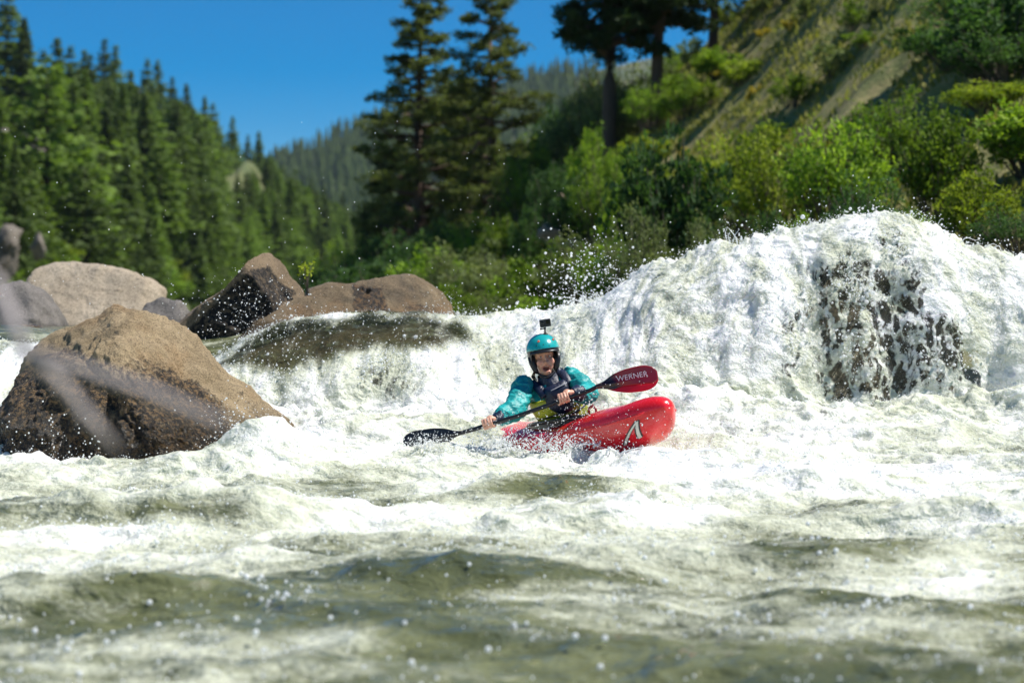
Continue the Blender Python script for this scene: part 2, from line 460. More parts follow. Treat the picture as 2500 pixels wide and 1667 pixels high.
def in_poly(px, py, poly, soft):
    """0..1 mask of a polygon with a soft edge of `soft` pixels"""
    p = np.array(poly, dtype=float); q = np.roll(p, -1, 0)
    ins = np.zeros(px.shape, bool); dmin = np.full(px.shape, 1e9)
    for (x0, y0), (x1, y1) in zip(p, q):
        c = ((y0 > py) != (y1 > py)) & (px < (x1 - x0) * (py - y0) / (y1 - y0 + 1e-9) + x0)
        ins ^= c
        tt = np.clip(((px - x0) * (x1 - x0) + (py - y0) * (y1 - y0)) / ((x1 - x0) ** 2 + (y1 - y0) ** 2 + 1e-9), 0, 1)
        dmin = np.minimum(dmin, np.hypot(px - x0 - tt * (x1 - x0), py - y0 - tt * (y1 - y0)))
    sd = np.where(ins, dmin, -dmin)
    return sstep(-soft, soft, sd)

def river_base(x, y):
    zc = np.interp(x, CX, CZ); yc = np.interp(x, YX, YC); wd = np.interp(x, WX, WD) + 0.16 * noise3(np.asarray(x) * 1.7, np.asarray(y) * 0.6, 0 * np.asarray(x), 33) + 0.06 * noise3(np.asarray(x) * 5, np.asarray(y) * 1.5, 0 * np.asarray(x), 35)
    low = np.interp(y, [p[0] for p in LOW], [p[1] for p in LOW])
    t = np.clip((y - (yc - wd)) / wd, 0, 1)
    g = 1 - (1 - t) ** np.interp(x, [-2, 0, 1, 3], [1.7, 1.6, 1.9, 2.4])
    g = g * sstep(-0.02, 0.22, t) ** 0.6
    z = low + (zc - low) * g
    up = 1.04
    zb = up + (zc - up) * np.exp(-((y - yc) / 0.9) ** 2)
    z = np.where(y > yc, zb, z)
    for (px, py, D, L, W, h, sl) in WAVES:
        cx = (px - 1250) / FPX * D
        d = (y - D) - sl * (x - cx)
        z = z + h * np.exp(-((x - cx) / L) ** 2 - np.where(d < 0, d / (W * 0.75), d / (W * 1.3)) ** 2)
    return z, t, yc

def make_river():
    ys = np.concatenate([np.arange(2.6, 11.5, 0.026), np.arange(11.5, 15.4, 0.018), np.arange(15.4, 17.5, 0.0115), np.arange(17.5, 19.5, 0.03), np.arange(19.5, 27, 0.07)])
    xs = np.arange(-6.2, 6.6, 0.0205)
    X, Y = np.meshgrid(xs, ys)
    Z, T, YCR = river_base(X, Y)
    zx = np.gradient(Z, xs, axis=1); zy = np.gradient(Z, ys, axis=0)
    N = np.stack([-zx, -zy, np.ones_like(Z)], -1); N /= np.linalg.norm(N, axis=-1)[..., None]
    ppx = X / Y * FPX + 1250; ppy = HOR - (Z - CAM_Z) / Y * FPX
    face = sstep(0.02, 0.25, T) * (Y <= YCR)            # falling water
    hump = sstep(0.6, 1.3, X)
    upper = (Y > YCR) * 1.0
    arc = np.cumsum(np.sqrt(np.gradient(ys)[:, None] ** 2 + np.gradient(Z, axis=0) ** 2), axis=0)
    crest_arc = np.take_along_axis(arc, np.abs(Y - YCR).argmin(0)[None, :], 0)
    below = np.clip(crest_arc - arc, 0, None)
    warp = fbm(X * 0.9, arc * 0.5, 0 * X, 3, 93)
    UF = X - hump * (0.42 * below * (X - 2.9) / 1.6) + hump * 0.22 * warp + 0.06 * fbm(X * 4, arc * 2, 0 * X, 2, 95)
    AF = (arc - crest_arc) * (1 + 1.9 * hump)
    # ---------------- foam amount
    lowf = fbm(X * 0.55, Y * 0.9, 0 * X, 3, 5)
    streak = fbm(X * 0.45, Y * 1.6 + 0.15 * X, 0 * X, 4, 9)
    F = np.interp(Y, [2.6, 5.5, 7.5, 9.2, 10.6, 12.0, 15.5, 30], [0.14, 0.20, 0.33, 0.55, 0.78, 0.88, 0.95, 0.95])
    F = F + streak * np.interp(Y, [4, 10, 13, 16], [0.40, 0.42, 0.36, 0.2]) + lowf * np.interp(Y, [4, 11, 15, 17], [0.15, 0.35, 0.3, 0.1])
    for (cx, cy, rx, ry, a) in [(330, 1255, 380, 45, -0.5), (980, 1400, 330, 70, -0.35), (1330, 1185, 160, 28, -0.65), (870, 1190, 150, 40, -0.35), (1980, 1310, 260, 60, -0.35),
                                (1450, 1590, 500, 70, -0.25), (2350, 1370, 120, 90, 0.3), (1600, 1260, 170, 70, 0.3), (150, 1330, 420, 60, 0.25), (640, 1060, 160, 50, 0.25), (2000, 1090, 500, 60, 0.1),
                                (1050, 1265, 330, 40, 0.15), (700, 1580, 350, 45, 0.2), (2050, 1440, 300, 30, 0.3), (150, 1480, 250, 50, 0.1), (1000, 1560, 120, 60, -0.3)]:
        F = F + a * np.exp(-((ppx - cx) / rx) ** 2 - ((ppy - cy) / ry) ** 2) * (face < 0.5)
    Ff = 1.00 + 0.38 * fbm(X * 1.6, arc * 0.4, 0 * X, 3, 21)
    F = F * (1 - face) + Ff * face
    F = np.where(upper > 0, np.where(X > -0.45, 0.85 + 0.4 * fbm(X * 1.5, Y * 0.8, 0 * X, 3, 3), 0.28 + 0.3 * streak), F)
    # ---------------- thin and clear water
    wob = 26 * fbm(X * 3.0, arc * 1.2, 0 * X, 3, 87); qpx, qpy = ppx + wob, ppy + 0.8 * wob
    dark_poly = [(1985, 660), (2090, 640), (2190, 640), (2270, 730), (2345, 800), (2400, 885), (2385, 935), (2255, 960), (2130, 1000), (2085, 965), (2010, 1005), (1985, 960), (2000, 800)]
    veil = in_poly(qpx, qpy, dark_poly, 45) * (Y < YCR) * (X > 1.2)
    veil = np.maximum(veil, 0.62 * in_poly(ppx, ppy, [(1930, 700), (1985, 690), (1990, 960), (1880, 950), (1895, 860)], 40) * (Y < YCR))
    veil = np.maximum(veil, 0.70 * in_poly(ppx, ppy, [(2120, 560), (2200, 560), (2290, 740), (2230, 740)], 30) * (Y < YCR))
    veil = np.maximum(veil, 0.55 * in_poly(ppx, ppy, [(850, 905), (950, 890), (1030, 900), (1040, 970), (900, 985)], 45) * (Y < YCR))
    clear = in_poly(qpx, qpy, [(520, 880), (600, 822), (700, 788), (850, 766), (1000, 764), (1120, 785), (1160, 835), (1080, 855), (980, 842), (860, 852), (760, 880), (700, 915), (640, 905), (560, 900)], 22) * (Y < YCR + 0.15) * (Y > 15.5)
    F = F * (1 - 0.62 * clear)
    # ---------------- turbulence
    Zs = Z * 0.8
    amp = np.interp(Y, [3, 8, 11, 13, 16, 17.5, 19], [0.06, 0.075, 0.10, 0.10, 0.09, 0.07, 0.06])
    big = fbm(X * 0.9, Y * 1.5, Zs, 2, 41)
    rg = ridged(X * 1.7 + 0.3 * big, Y * 2.4, Zs * 1.6, 3, 51)
    med = fbm(X * 4.2, Y * 5.0, Z * 3.2, 3, 61)
    fin = fbm(X * 13, Y * 13, Z * 11, 3, 71)
    fr = np.clip(F, 0, 1)
    nearf = np.interp(Y, [5, 9, 12, 15], [0.42, 0.60, 0.85, 1.0])
    smooth = np.maximum(clear * 0.7, (upper > 0) * (X < -0.45) * 0.8)
    D = amp * big * (1 - 0.75 * face) + (1 - smooth) * (
        (0.035 + 0.055 * nearf) * (rg - 0.45) * (1 - 0.55 * face) * (0.55 + 0.45 * fr) + nearf * 0.026 * med * (0.3 + 0.7 * fr) + nearf * 0.014 * fin * (0.10 + 0.90 * fr))
    Dface = 0.042 * fbm(UF * 3.4, AF * 0.7, 0 * X, 3, 111) + 0.022 * (ridged(UF * 7, AF * 1.3, 0 * X, 3, 113) - 0.4) + 0.010 * fbm(UF * 16, arc * 9, 0 * X, 3, 117)
    Dface = Dface + hump * (0.05 * fbm(UF * 1.8, arc * 1.7, 0 * X, 3, 119) + 0.030 * (ridged(UF * 3.4, arc * 3.0, 0 * X, 3, 121) - 0.4))
    D = D * (1 - 0.85 * face) + Dface * face * (1 - 0.6 * smooth)
    # foaming lip of the fall
    lip = np.exp(-((Y - YCR) / 0.16) ** 2) * hump
    D = D + lip * (0.05 * med + 0.05 * np.abs(fin) + 0.03 * ridged(X * 6, Y * 5, Z * 4, 2, 81))
    boil = np.exp(-((T - 0.02) / 0.12) ** 2) * (Y < YCR) * sstep(14.6, 15.5, Y) * (1 - 0.2 * hump)
    D = D + boil * 0.11 * np.maximum(0, ridged(X * 3.2, Y * 3, Z, 3, 91) - 0.2)
    V = np.stack([X, Y, Z], -1) + N * D[..., None]
    ny, nx = X.shape
    i = np.arange(ny - 1)[:, None] * nx; j = np.arange(nx - 1)[None, :]
    Q = np.stack([i + j, i + j + 1, i + nx + j + 1, i + nx + j], -1).reshape(-1, 4)
    me = build_mesh('river', V.reshape(-1, 3), Q)
    attr(me, 'flow', np.stack([UF, AF, 0.15 * Y], -1).reshape(-1, 3), 'FLOAT_VECTOR'); attr(me, 'fall', face); attr(me, 'foam', F); attr(me, 'veil', veil); attr(me, 'clear', clear)
    o = obj('river', me, M_WATER)
    set_props(o, kind='structure')
    return dict(V=V, N=N, F=F, X=X, Y=Y, Z=Z, T=T, YCR=YCR, veil=veil, clear=clear, face=face, ppx=ppx, ppy=ppy, hump=hump, xs=xs, ys=ys)

RV = make_river()

def water_z(x, y):
    j = int(np.clip(np.searchsorted(RV['xs'], x), 0, len(RV['xs']) - 1)); i = int(np.clip(np.searchsorted(RV['ys'], y), 0, len(RV['ys']) - 1))
    return float(RV['V'][i, j, 2])

# upstream reach behind the rapid
me = build_mesh('upstream_reach', [[-90, 26.8, 1.0], [20, 26.8, 1.0], [20, 420, 1.0], [-90, 420, 1.0]], np.array([[0, 1, 2, 3]]))
for a, val in (('foam', 0.35), ('veil', 0), ('clear', 0)): attr(me, a, np.full(4, val))
set_props(obj('upstream_reach', me, M_WATER), kind='structure')
# river bed and valley floor below everything
me = build_mesh('valley_floor', [[-6000, -3000, -2.0], [6000, -3000, -2.0], [6000, 7000, -2.0], [-6000, 7000, -2.0]], np.array([[0, 1, 2, 3]]))
set_props(obj('valley_floor', me, ground_mat('valley_soil', [(0.16, 0.15, 0.07), (0.09, 0.12, 0.04), (0.22, 0.19, 0.11), (0.06, 0.08, 0.03)], 0.02)), kind='structure')

# ---- rock under the falling water (seen between the strands)
def submerged(name, mask, off, seed, mat, label):
    m = mask
    ii, jj = np.where(m); i0, i1, j0, j1 = ii.min(), ii.max(), jj.min(), jj.max()
    st = 2
    V = RV['V'][i0:i1:st, j0:j1:st]; N = RV['N'][i0:i1:st, j0:j1:st]
    B = np.stack([RV['X'], RV['Y'], RV['Z']], -1)[i0:i1:st, j0:j1:st]
    nz = fbm(B[..., 0] * 1.3, B[..., 1] * 1.3, B[..., 2] * 1.3, 4, seed)
    fx = np.linspace(-1, 1, V.shape[1])[None, :]; fy = np.linspace(-1, 1, V.shape[0])[:, None]
    edge = sstep(0.7, 1.0, np.maximum(np.abs(fx), np.abs(fy)))
    fine = fbm(B[..., 0] * 6, B[..., 1] * 6, B[..., 2] * 6, 4, seed + 3)
    top = B - N * (off + 0.05 * nz + 0.02 * fine + 0.5 * edge)[..., None]
    ny, nx = top.shape[:2]
    bot = top.copy(); bot[..., 1] += 1.0; bot[..., 2] -= 0.9
    i = np.arange(ny - 1)[:, None] * nx; j = np.arange(nx - 1)[None, :]
    Q = np.stack([i + j, i + j + 1, i + nx + j + 1, i + nx + j], -1).reshape(-1, 4)
    n = ny * nx
    rim = [np.arange(nx), np.arange(ny) * nx + nx - 1, (ny - 1) * nx + np.arange(nx)[::-1], (np.arange(ny) * nx)[::-1]]
    S = []
    for r in rim:
        S.append(np.stack([r[:-1], r[:-1] + n, r[1:] + n, r[1:]], 1))
    me = build_mesh(name, np.vstack([top.reshape(-1, 3), bot.reshape(-1, 3)]), [np.vstack([Q, Q[:, ::-1] + n] + S)])
    attr(me, 'stain_shade', np.zeros(2 * n))
    o = obj(name, me, mat)
    set_props(o, label, 'rock')
    return o
M_WETROCK = rock_mat('wet_rock', (0.20, 0.16, 0.12), (0.11, 0.09, 0.07), (0.015, 0.013, 0.011), 0.4, 2.5, rough=0.22)
M_WETBROWN = rock_mat('wet_brown_rock', (0.17, 0.125, 0.06), (0.075, 0.05, 0.028), (0.02, 0.018, 0.014), 0.4, 2.5, rough=0.3)
submerged('submerged_boulder', (RV['veil'] > 0.02) & (RV['X'] > 1), 0.09, 5, M_WETROCK, 'dark wet boulder showing through the net of falling water at right')
submerged('submerged_ledge', ((RV['clear'] > 0.02) | (RV['veil'] > 0.02)) & (RV['X'] < 0.5), 0.10, 8, M_WETBROWN, 'brown rock ledge under clear water pouring over behind the kayaker')

# ================================================================== boulders
def icosphere(sub):
    bm = bmesh.new(); bmesh.ops.create_icosphere(bm, subdivisions=sub, radius=1.0)
    bm.verts.ensure_lookup_table()
    V = np.array([v.co[:] for v in bm.verts]); F = np.array([[v.index for v in f.verts] for f in bm.faces]); bm.free()
    return V, F
ICO = {k: icosphere(k) for k in (3, 4, 5, 6, 7)}

def boulder(name, sil, D, ry, planes, mat, label, sub=6, amp=(0.05, 0.02, 0.008), seed=1, stain_shade=None, ycen=None, cat='boulder', squash=0.85, group=None):
    sil = np.array(sil, dtype=float); q = np.roll(sil, -1, 0)
    # centroid
    a = (sil[:, 0] * q[:, 1] - q[:, 0] * sil[:, 1]); A = a.sum() / 2
    c = np.array([((sil[:, 0] + q[:, 0]) * a).sum(), ((sil[:, 1] + q[:, 1]) * a).sum()]) / (6 * A)
    ang = np.linspace(-np.pi, np.pi, 721)
    R = np.zeros_like(ang)
    for (p0, p1) in zip(sil - c, q - c):
        d = np.stack([np.cos(ang), -np.sin(ang)], 1)
        e = p1 - p0
        den = d[:, 0] * e[1] - d[:, 1] * e[0]
        tt = (p0[0] * e[1] - p0[1] * e[0]) / (den + 1e-12); uu = (p0[0] * d[:, 1] - p0[1] * d[:, 0]) / (den + 1e-12)
        ok = (tt > 0) & (uu >= -1e-6) & (uu <= 1 + 1e-6)
        R = np.where(ok, np.maximum(R, tt), R)
    k = np.exp(-(np.arange(-10, 11) / 4.0) ** 2); k /= k.sum()
    R = np.convolve(np.concatenate([R[-11:-1], R, R[1:11]]), k, mode='valid')
    cen = P(c[0], c[1], D)
    sc = D / FPX
    V, F = ICO[sub]
    ph = np.arctan2(V[:, 2], V[:, 0]); qq = np.hypot(V[:, 0], V[:, 2])
    r = np.interp(ph, ang, R) * sc * qq ** squash
    p = np.stack([r * np.cos(ph), np.sign(V[:, 1]) * np.abs(V[:, 1]) ** 0.85 * ry, r * np.sin(ph)], 1)
    for (n, o, soft) in planes:
        n = np.array(n, dtype=float); n /= np.linalg.norm(n)
        s = p @ n - o
        cut = np.where(s > 0, s - soft * np.tanh(s / soft), 0)
        p = p - n[None, :] * cut[:, None]
    dirn = p / (np.linalg.norm(p, axis=1)[:, None] + 1e-9)
    w = p + cen
    s1, s2, s3 = amp
    disp = s1 * fbm(w[:, 0] * 1.6, w[:, 1] * 1.6, w[:, 2] * 1.6, 3, seed) + s2 * fbm(w[:, 0] * 6, w[:, 1] * 6, w[:, 2] * 6, 3, seed + 5) + s3 * fbm(w[:, 0] * 24, w[:, 1] * 24, w[:, 2] * 24, 3, seed + 9)
    disp = disp + s2 * 1.5 * (ridged(w[:, 0] * 2.6, w[:, 1] * 2.6, w[:, 2] * 2.6, 3, seed + 41) - 0.5)
    # cracks
    cr = np.abs(noise3(w[:, 0] * 1.3 + 0.4 * w[:, 2], w[:, 1] * 1.3, w[:, 2] * 1.1, seed + 77))
    disp = disp - s2 * 0.7 * np.exp(-(cr / 0.015) ** 2)
    p = p + dirn * disp[:, None]
    base = np.array([cen[0], cen[1], cen[2] + p[:, 2].min()])
    me = build_mesh(name, p + cen - base, F)
    st = np.zeros(len(p)) if stain_shade is None else stain_shade(p + cen, dirn)
    attr(me, 'stain_shade', st)
    o = obj(name, me, mat, loc=base)
    set_props(o, label, cat, group)
    return o

M_HERO = rock_mat('granite_brown', (0.60, 0.45, 0.26), (0.36, 0.26, 0.135), (0.020, 0.016, 0.012), 0.42, 3.2, wet_z=0.22, wet_h=0.35, warm=(0.40, 0.24, 0.10))
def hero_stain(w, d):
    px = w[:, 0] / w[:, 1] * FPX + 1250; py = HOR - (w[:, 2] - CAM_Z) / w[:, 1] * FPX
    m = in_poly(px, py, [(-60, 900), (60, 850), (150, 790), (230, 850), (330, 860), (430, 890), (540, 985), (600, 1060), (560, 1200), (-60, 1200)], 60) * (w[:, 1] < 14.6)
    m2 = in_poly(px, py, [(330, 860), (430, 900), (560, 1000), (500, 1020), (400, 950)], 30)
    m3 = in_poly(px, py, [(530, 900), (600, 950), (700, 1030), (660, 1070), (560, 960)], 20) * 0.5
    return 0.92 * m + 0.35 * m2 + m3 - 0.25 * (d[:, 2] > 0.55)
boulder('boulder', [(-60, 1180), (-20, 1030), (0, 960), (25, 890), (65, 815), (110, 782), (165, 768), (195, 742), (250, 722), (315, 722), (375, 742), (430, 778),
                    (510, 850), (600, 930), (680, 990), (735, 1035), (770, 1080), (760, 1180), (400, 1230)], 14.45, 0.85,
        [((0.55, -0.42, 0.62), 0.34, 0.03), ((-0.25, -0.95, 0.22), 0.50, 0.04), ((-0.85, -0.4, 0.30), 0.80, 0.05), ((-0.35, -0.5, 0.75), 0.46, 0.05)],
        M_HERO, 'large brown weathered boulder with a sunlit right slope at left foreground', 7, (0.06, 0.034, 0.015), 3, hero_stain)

M_PALE = rock_mat('granite_pale', (0.60, 0.50, 0.37), (0.45, 0.36, 0.25), (0.12, 0.10, 0.08), 0.36, 1.6, wet_z=1.02, wet_h=0.1)
M_GREY = rock_mat('granite_grey', (0.30, 0.27, 0.24), (0.17, 0.155, 0.14), (0.04, 0.036, 0.03), 0.50, 2.0, wet_z=1.0, wet_h=0.2)
M_RED = rock_mat('granite_red', (0.38, 0.28, 0.16), (0.20, 0.135, 0.07), (0.018, 0.014, 0.012), 0.58, 3.4, wet_z=1.05, wet_h=0.12, warm=(0.36, 0.19, 0.07), rough=0.5)
def pyr_shade(w, d):  # shade of the boulder's face, put into the colour as black
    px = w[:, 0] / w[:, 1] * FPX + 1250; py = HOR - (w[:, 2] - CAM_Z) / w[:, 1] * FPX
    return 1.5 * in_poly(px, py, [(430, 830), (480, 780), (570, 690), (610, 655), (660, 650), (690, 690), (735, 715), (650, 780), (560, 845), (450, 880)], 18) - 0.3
M_PYR = rock_mat('granite_shaded_face', (0.36, 0.26, 0.155), (0.22, 0.155, 0.09), (0.006, 0.005, 0.005), 0.42, 2.6, wet_z=0.8, wet_h=0.2)
def red_stain(w, d):
    px = w[:, 0] / w[:, 1] * FPX + 1250; py = HOR - (w[:, 2] - CAM_Z) / w[:, 1] * FPX
    return 0.7 * in_poly(px, py, [(860, 690), (935, 700), (950, 760), (860, 765)], 14) + 0.4 * in_poly(px, py, [(980, 725), (1050, 740), (1060, 765), (980, 765)], 14)
boulder('boulder', [(60, 800), (75, 690), (100, 655), (150, 640), (230, 646), (300, 660), (365, 680), (395, 708), (398, 740), (380, 840), (200, 880)], 24.5, 1.1,
        [((0.1, -0.75, 0.65), 0.42, 0.05), ((0.75, -0.4, 0.4), 0.75, 0.05)], M_PALE, 'pale cream granite boulder sunlit behind the large brown boulder', 6, (0.05, 0.02, 0.008), 11)
boulder('boulder', [(-60, 820), (-30, 735), (10, 705), (60, 690), (100, 712), (140, 755), (165, 800), (150, 860), (0, 880)], 22.5, 0.7,
        [((-0.2, -0.8, 0.5), 0.42, 0.05), ((0.7, -0.3, 0.6), 0.45, 0.04)], M_GREY, 'grey rounded boulder at the left edge in front of the pale boulder', 5, (0.05, 0.02, 0.008), 14)
boulder('boulder', [(330, 790), (360, 740), (400, 722), (440, 728), (465, 760), (480, 820), (420, 850), (350, 840)], 21.5, 0.35,
        [((0, -0.7, 0.6), 0.2, 0.05)], M_GREY, 'small dark wet rock between the pale boulder and the black-faced boulder', 5, (0.04, 0.02, 0.008), 17)
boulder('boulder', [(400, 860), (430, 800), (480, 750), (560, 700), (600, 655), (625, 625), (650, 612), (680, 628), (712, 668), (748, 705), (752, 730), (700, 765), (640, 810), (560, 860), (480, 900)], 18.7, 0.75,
        [((0.12, -0.93, -0.1), 0.32, 0.03), ((0.8, -0.35, 0.5), 0.42, 0.03)], M_PYR, 'pointed boulder with a black shaded face behind the pour-over', 6, (0.035, 0.018, 0.006), 19, pyr_shade)
boulder('boulder', [(735, 790), (745, 745), (755, 705), (800, 690), (860, 690), (905, 678), (960, 668), (1010, 668), (1050, 692), (1080, 720), (1110, 768), (1100, 820), (900, 840), (760, 830)], 19.6, 0.8,
        [((0.05, -0.8, 0.5), 0.30, 0.04), ((0.7, -0.3, 0.55), 0.55, 0.05)], M_RED, 'long reddish brown boulder with a black wet streak behind the pour-over', 6, (0.045, 0.02, 0.007), 23, red_stain)
boulder('boulder', [(520, 900), (560, 840), (640, 780), (700, 740), (752, 715), (765, 760), (755, 800), (680, 840), (600, 900)], 18.35, 0.35,
        [((0.1, -0.7, 0.6), 0.16, 0.03)], M_RED, 'slanting orange brown slab under the pointed boulder', 5, (0.03, 0.02, 0.006), 29, cat='rock')
boulder('boulder', [(-80, 860), (-60, 815), (-10, 800), (50, 795), (95, 790), (110, 815), (60, 840), (0, 870)], 19.5, 0.4,
        [((0, -0.6, 0.7), 0.12, 0.03)], M_RED, 'low wet orange brown rock at the left edge', 4, (0.03, 0.02, 0.006), 31, cat='rock')
# ================================================================== terrain
def grid_surface(name, fn, us, vs, mat):
    U, W = np.meshgrid(us, vs)
    V = fn(U, W)
    ny, nx = U.shape
    i = np.arange(ny - 1)[:, None] * nx; j = np.arange(nx - 1)[None, :]
    Q = np.stack([i + j, i + j + 1, i + nx + j + 1, i + nx + j], -1).reshape(-1, 4)
    o = obj(name, build_mesh(name, V.reshape(-1, 3), Q), mat)
    set_props(o, kind='structure')
    return o

M_HILL = ground_mat('left_slope_ground', [(0.075, 0.10, 0.03), (0.17, 0.17, 0.06), (0.11, 0.13, 0.04), (0.05, 0.07, 0.025)], 0.05, 0.7, 0.5)
M_BANK = ground_mat('dry_grass_ground', [(0.25, 0.22, 0.075), (0.17, 0.19, 0.05), (0.30, 0.25, 0.10), (0.11, 0.125, 0.04)], 0.35, 0.8, 0.08)
M_FAR = ground_mat('far_slope_ground', [(0.06, 0.085, 0.035), (0.085, 0.11, 0.045), (0.14, 0.14, 0.06), (0.045, 0.065, 0.03)], 0.008, 0.5, 3)

# ---- left hillside: a ruled slope between the river edge and the ridge
L_T = np.array([0, 0.22, 0.34, 0.46, 0.58, 0.70, 0.80, 1.0])
L_RPX = np.array([-420, 0, 150, 300, 450, 600, 720, 960.]); L_RPY = np.array([60, 330, 400, 445, 470, 392, 540, 680.]); L_RD = np.array([210, 240, 262, 290, 330, 390, 440, 520.])
L_FPX = np.array([-700, -250, 0, 200, 380, 540, 680, 930.]); L_FD = np.array([95, 120, 140, 165, 195, 235, 280, 380.])
def left_hill(t, v):
    rp = np.stack([(np.interp(t, L_T, L_RPX) - 1250) / FPX * np.interp(t, L_T, L_RD), np.interp(t, L_T, L_RD), CAM_Z + (HOR - np.interp(t, L_T, L_RPY)) / FPX * np.interp(t, L_T, L_RD)], -1)
    fd = np.interp(t, L_T, L_FD)
    fp = np.stack([(np.interp(t, L_T, L_FPX) - 1250) / FPX * fd, fd, 0.6 + 0 * t], -1)
    p = fp + (rp - fp) * v[..., None]
    p[..., 2] += (v > 0) * (2.2 * fbm(p[..., 0] * 0.03, p[..., 1] * 0.03, 0 * t, 3, 101)) * np.clip(v * 4, 0, 1) + 3 * np.sin(np.clip(v, 0, 1) * np.pi)
    return p
def left_hill_ext(t, v):
    p = left_hill(t, np.clip(v, 0, 1))
    over = np.clip(v - 1, 0, None)
    p[..., 1] += over * 200; p[..., 2] -= over * 30
    return p
grid_surface('left_hillside', left_hill_ext, np.linspace(0, 1, 120), np.linspace(0, 1.5, 90), M_HILL)

# ---- far ridge
FARX = np.array([-600, 300, 560, 690, 800, 950, 1100, 1250, 1400, 1600, 2100, 2900.]); FARY = np.array([640, 560, 460, 405, 358, 300, 252, 217, 186, 140, 60, -60.])
def far_hill(px, v):
    D = 1500.0
    rp = P(0, 0, D)[None, None, :] * 0 + np.stack([(px - 1250) / FPX * D, D + 0 * px, CAM_Z + (HOR - np.interp(px, FARX, FARY)) / FPX * D], -1)
    fd = 760.0
    fp = np.stack([(px - 1250) / FPX * fd * 1.25, fd + 0 * px, -1 + 0 * px], -1)
    p = fp + (rp - fp) * v[..., None]
    gul = fbm(px * 0.012, v * 1.5, 0 * px, 4, 131)
    p[..., 2] += gul * 16 * np.sin(np.clip(v, 0, 1) * np.pi)
    p[..., 1] += gul * 50 * np.sin(np.clip(v, 0, 1) * np.pi)
    return p
grid_surface('far_hillside', far_hill, np.linspace(-600, 2900, 160), np.linspace(0, 1, 60), M_FAR)

# ---- right bank: slope rising to the right behind the rapid
def bank_edge(y):
    return np.interp(y, [20, 24, 30, 45, 60, 90, 140, 260], [4.2, 2.2, 0.6, -2.6, -5.6, -9.5, -13, -16])
def bank_z(x, y):
    d = x - bank_edge(y)
    dd = np.clip(d, 0, None)
    z = 1.0 + 0.10 * dd + (0.045 * np.minimum(dd, 9) ** 2 + np.clip(dd - 9, 0, None) * 0.78) * np.interp(y, [40, 60, 75, 100], [1.0, 1.2, 1.1, 0.5])
    z = np.where(d < 0, 1.0 + 0.35 * d, z)
    z = z + np.clip(dd * 0.3, 0, 1) * (0.55 * fbm(x * 0.22, y * 0.22, 0 * x, 3, 151) + 0.16 * fbm(x * 0.9, y * 0.9, 0 * x, 3, 157))
    return z
grid_surface('right_bank', lambda x, y: np.stack([x + bank_edge(y), y, bank_z(x + bank_edge(y), y)], -1), np.concatenate([np.arange(-3, 20, 0.16), np.arange(20, 70, 1.0)]),
             np.concatenate([np.arange(19, 70, 0.22), np.arange(70, 140, 1.5)]), M_BANK)

# ================================================================== plants
def leaf_quads(C, Dr, Nn, L, W, fold=0.0):
    """one leaf (a diamond of four corners) per row: centre, direction, normal, length, width"""
    Dr = Dr / (np.linalg.norm(Dr, axis=1)[:, None] + 1e-9)
    S = np.cross(Dr, Nn); S /= (np.linalg.norm(S, axis=1)[:, None] + 1e-9)
    L = np.asarray(L)[:, None] / 2; W = np.asarray(W)[:, None] / 2
    a = C - Dr * L; b = C + S * W - Dr * L * 0.1; c = C + Dr * L; d = C - S * W - Dr * L * 0.1
    V = np.stack([a, b, c, d], 1).reshape(-1, 3)
    F = np.arange(len(C) * 4).reshape(-1, 4)
    return V, F

def rand_unit(n):
    v = rng.normal(size=(n, 3)); return v / np.linalg.norm(v, axis=1)[:, None]

def conifer_meshes(idx, nb=62, per=40, full=0.17, droop=0.35, round_=False):
    """fir of height 1: whorls of drooping boughs covered in needle sprays"""
    C = []; Dr = []; L = []; tone = []
    for i in range(nb):
        h = 0.05 + 0.925 * (i + rng.random()) / nb + rng.normal() * 0.006 * (i < nb - 4)
        prof = 1.1 * (1 - h) ** 0.95 if not round_ else 0.9 * math.sin(min(1.0, (1 - h) * 1.15 + 0.02) * math.pi * 0.62) ** 0.9 * (0.75 + 0.5 * rng.random())
        reach = full * prof * (0.65 + 0.6 * rng.random()) + 0.008
        n_b = 4 + int(4 * prof)
        a0 = rng.random() * 6.28
        for k in range(n_b):
            a = a0 + k * 6.283 / n_b + rng.normal() * 0.2
            rr = reach * (0.75 + 0.4 * rng.random())
            m = max(3, int(per * (0.25 + prof) * 0.42))
            s = rng.random(m) ** 0.7
            x = np.cos(a) * rr * s; y = np.sin(a) * rr * s
            z = h + rr * 0.25 * s - droop * rr * s ** 2 + rng.normal(size=m) * 0.006
            sp = rr * 0.22 * (1 - s * 0.5)
            x += rng.normal(size=m) * sp; y += rng.normal(size=m) * sp
            C.append(np.stack([x, y, z], 1))
            d = np.stack([np.cos(a) + rng.normal(size=m) * 0.5, np.sin(a) + rng.normal(size=m) * 0.5, -0.35 + rng.normal(size=m) * 0.3], 1)
            Dr.append(d); L.append((0.022 + 0.022 * rng.random(m)) * (0.35 + 0.75 * prof ** 0.5))
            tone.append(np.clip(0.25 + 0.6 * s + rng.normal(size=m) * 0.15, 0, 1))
    C = np.vstack(C); Dr = np.vstack(Dr); L = np.concatenate(L); tone = np.concatenate(tone)
    V, F = leaf_quads(C, Dr, rand_unit(len(C)), L, L * 0.75)
    crown = build_mesh('fir_crown', V, F, False); attr(crown, 'tone', np.repeat(tone, 4))
    zz = np.linspace(-0.03, 0.96, 8)
    mb = MB().tube(np.stack([0 * zz, 0 * zz, zz], 1), 0.013 * (1 - zz) + 0.001, 7)
    return crown, mb.mesh('fir_trunk')

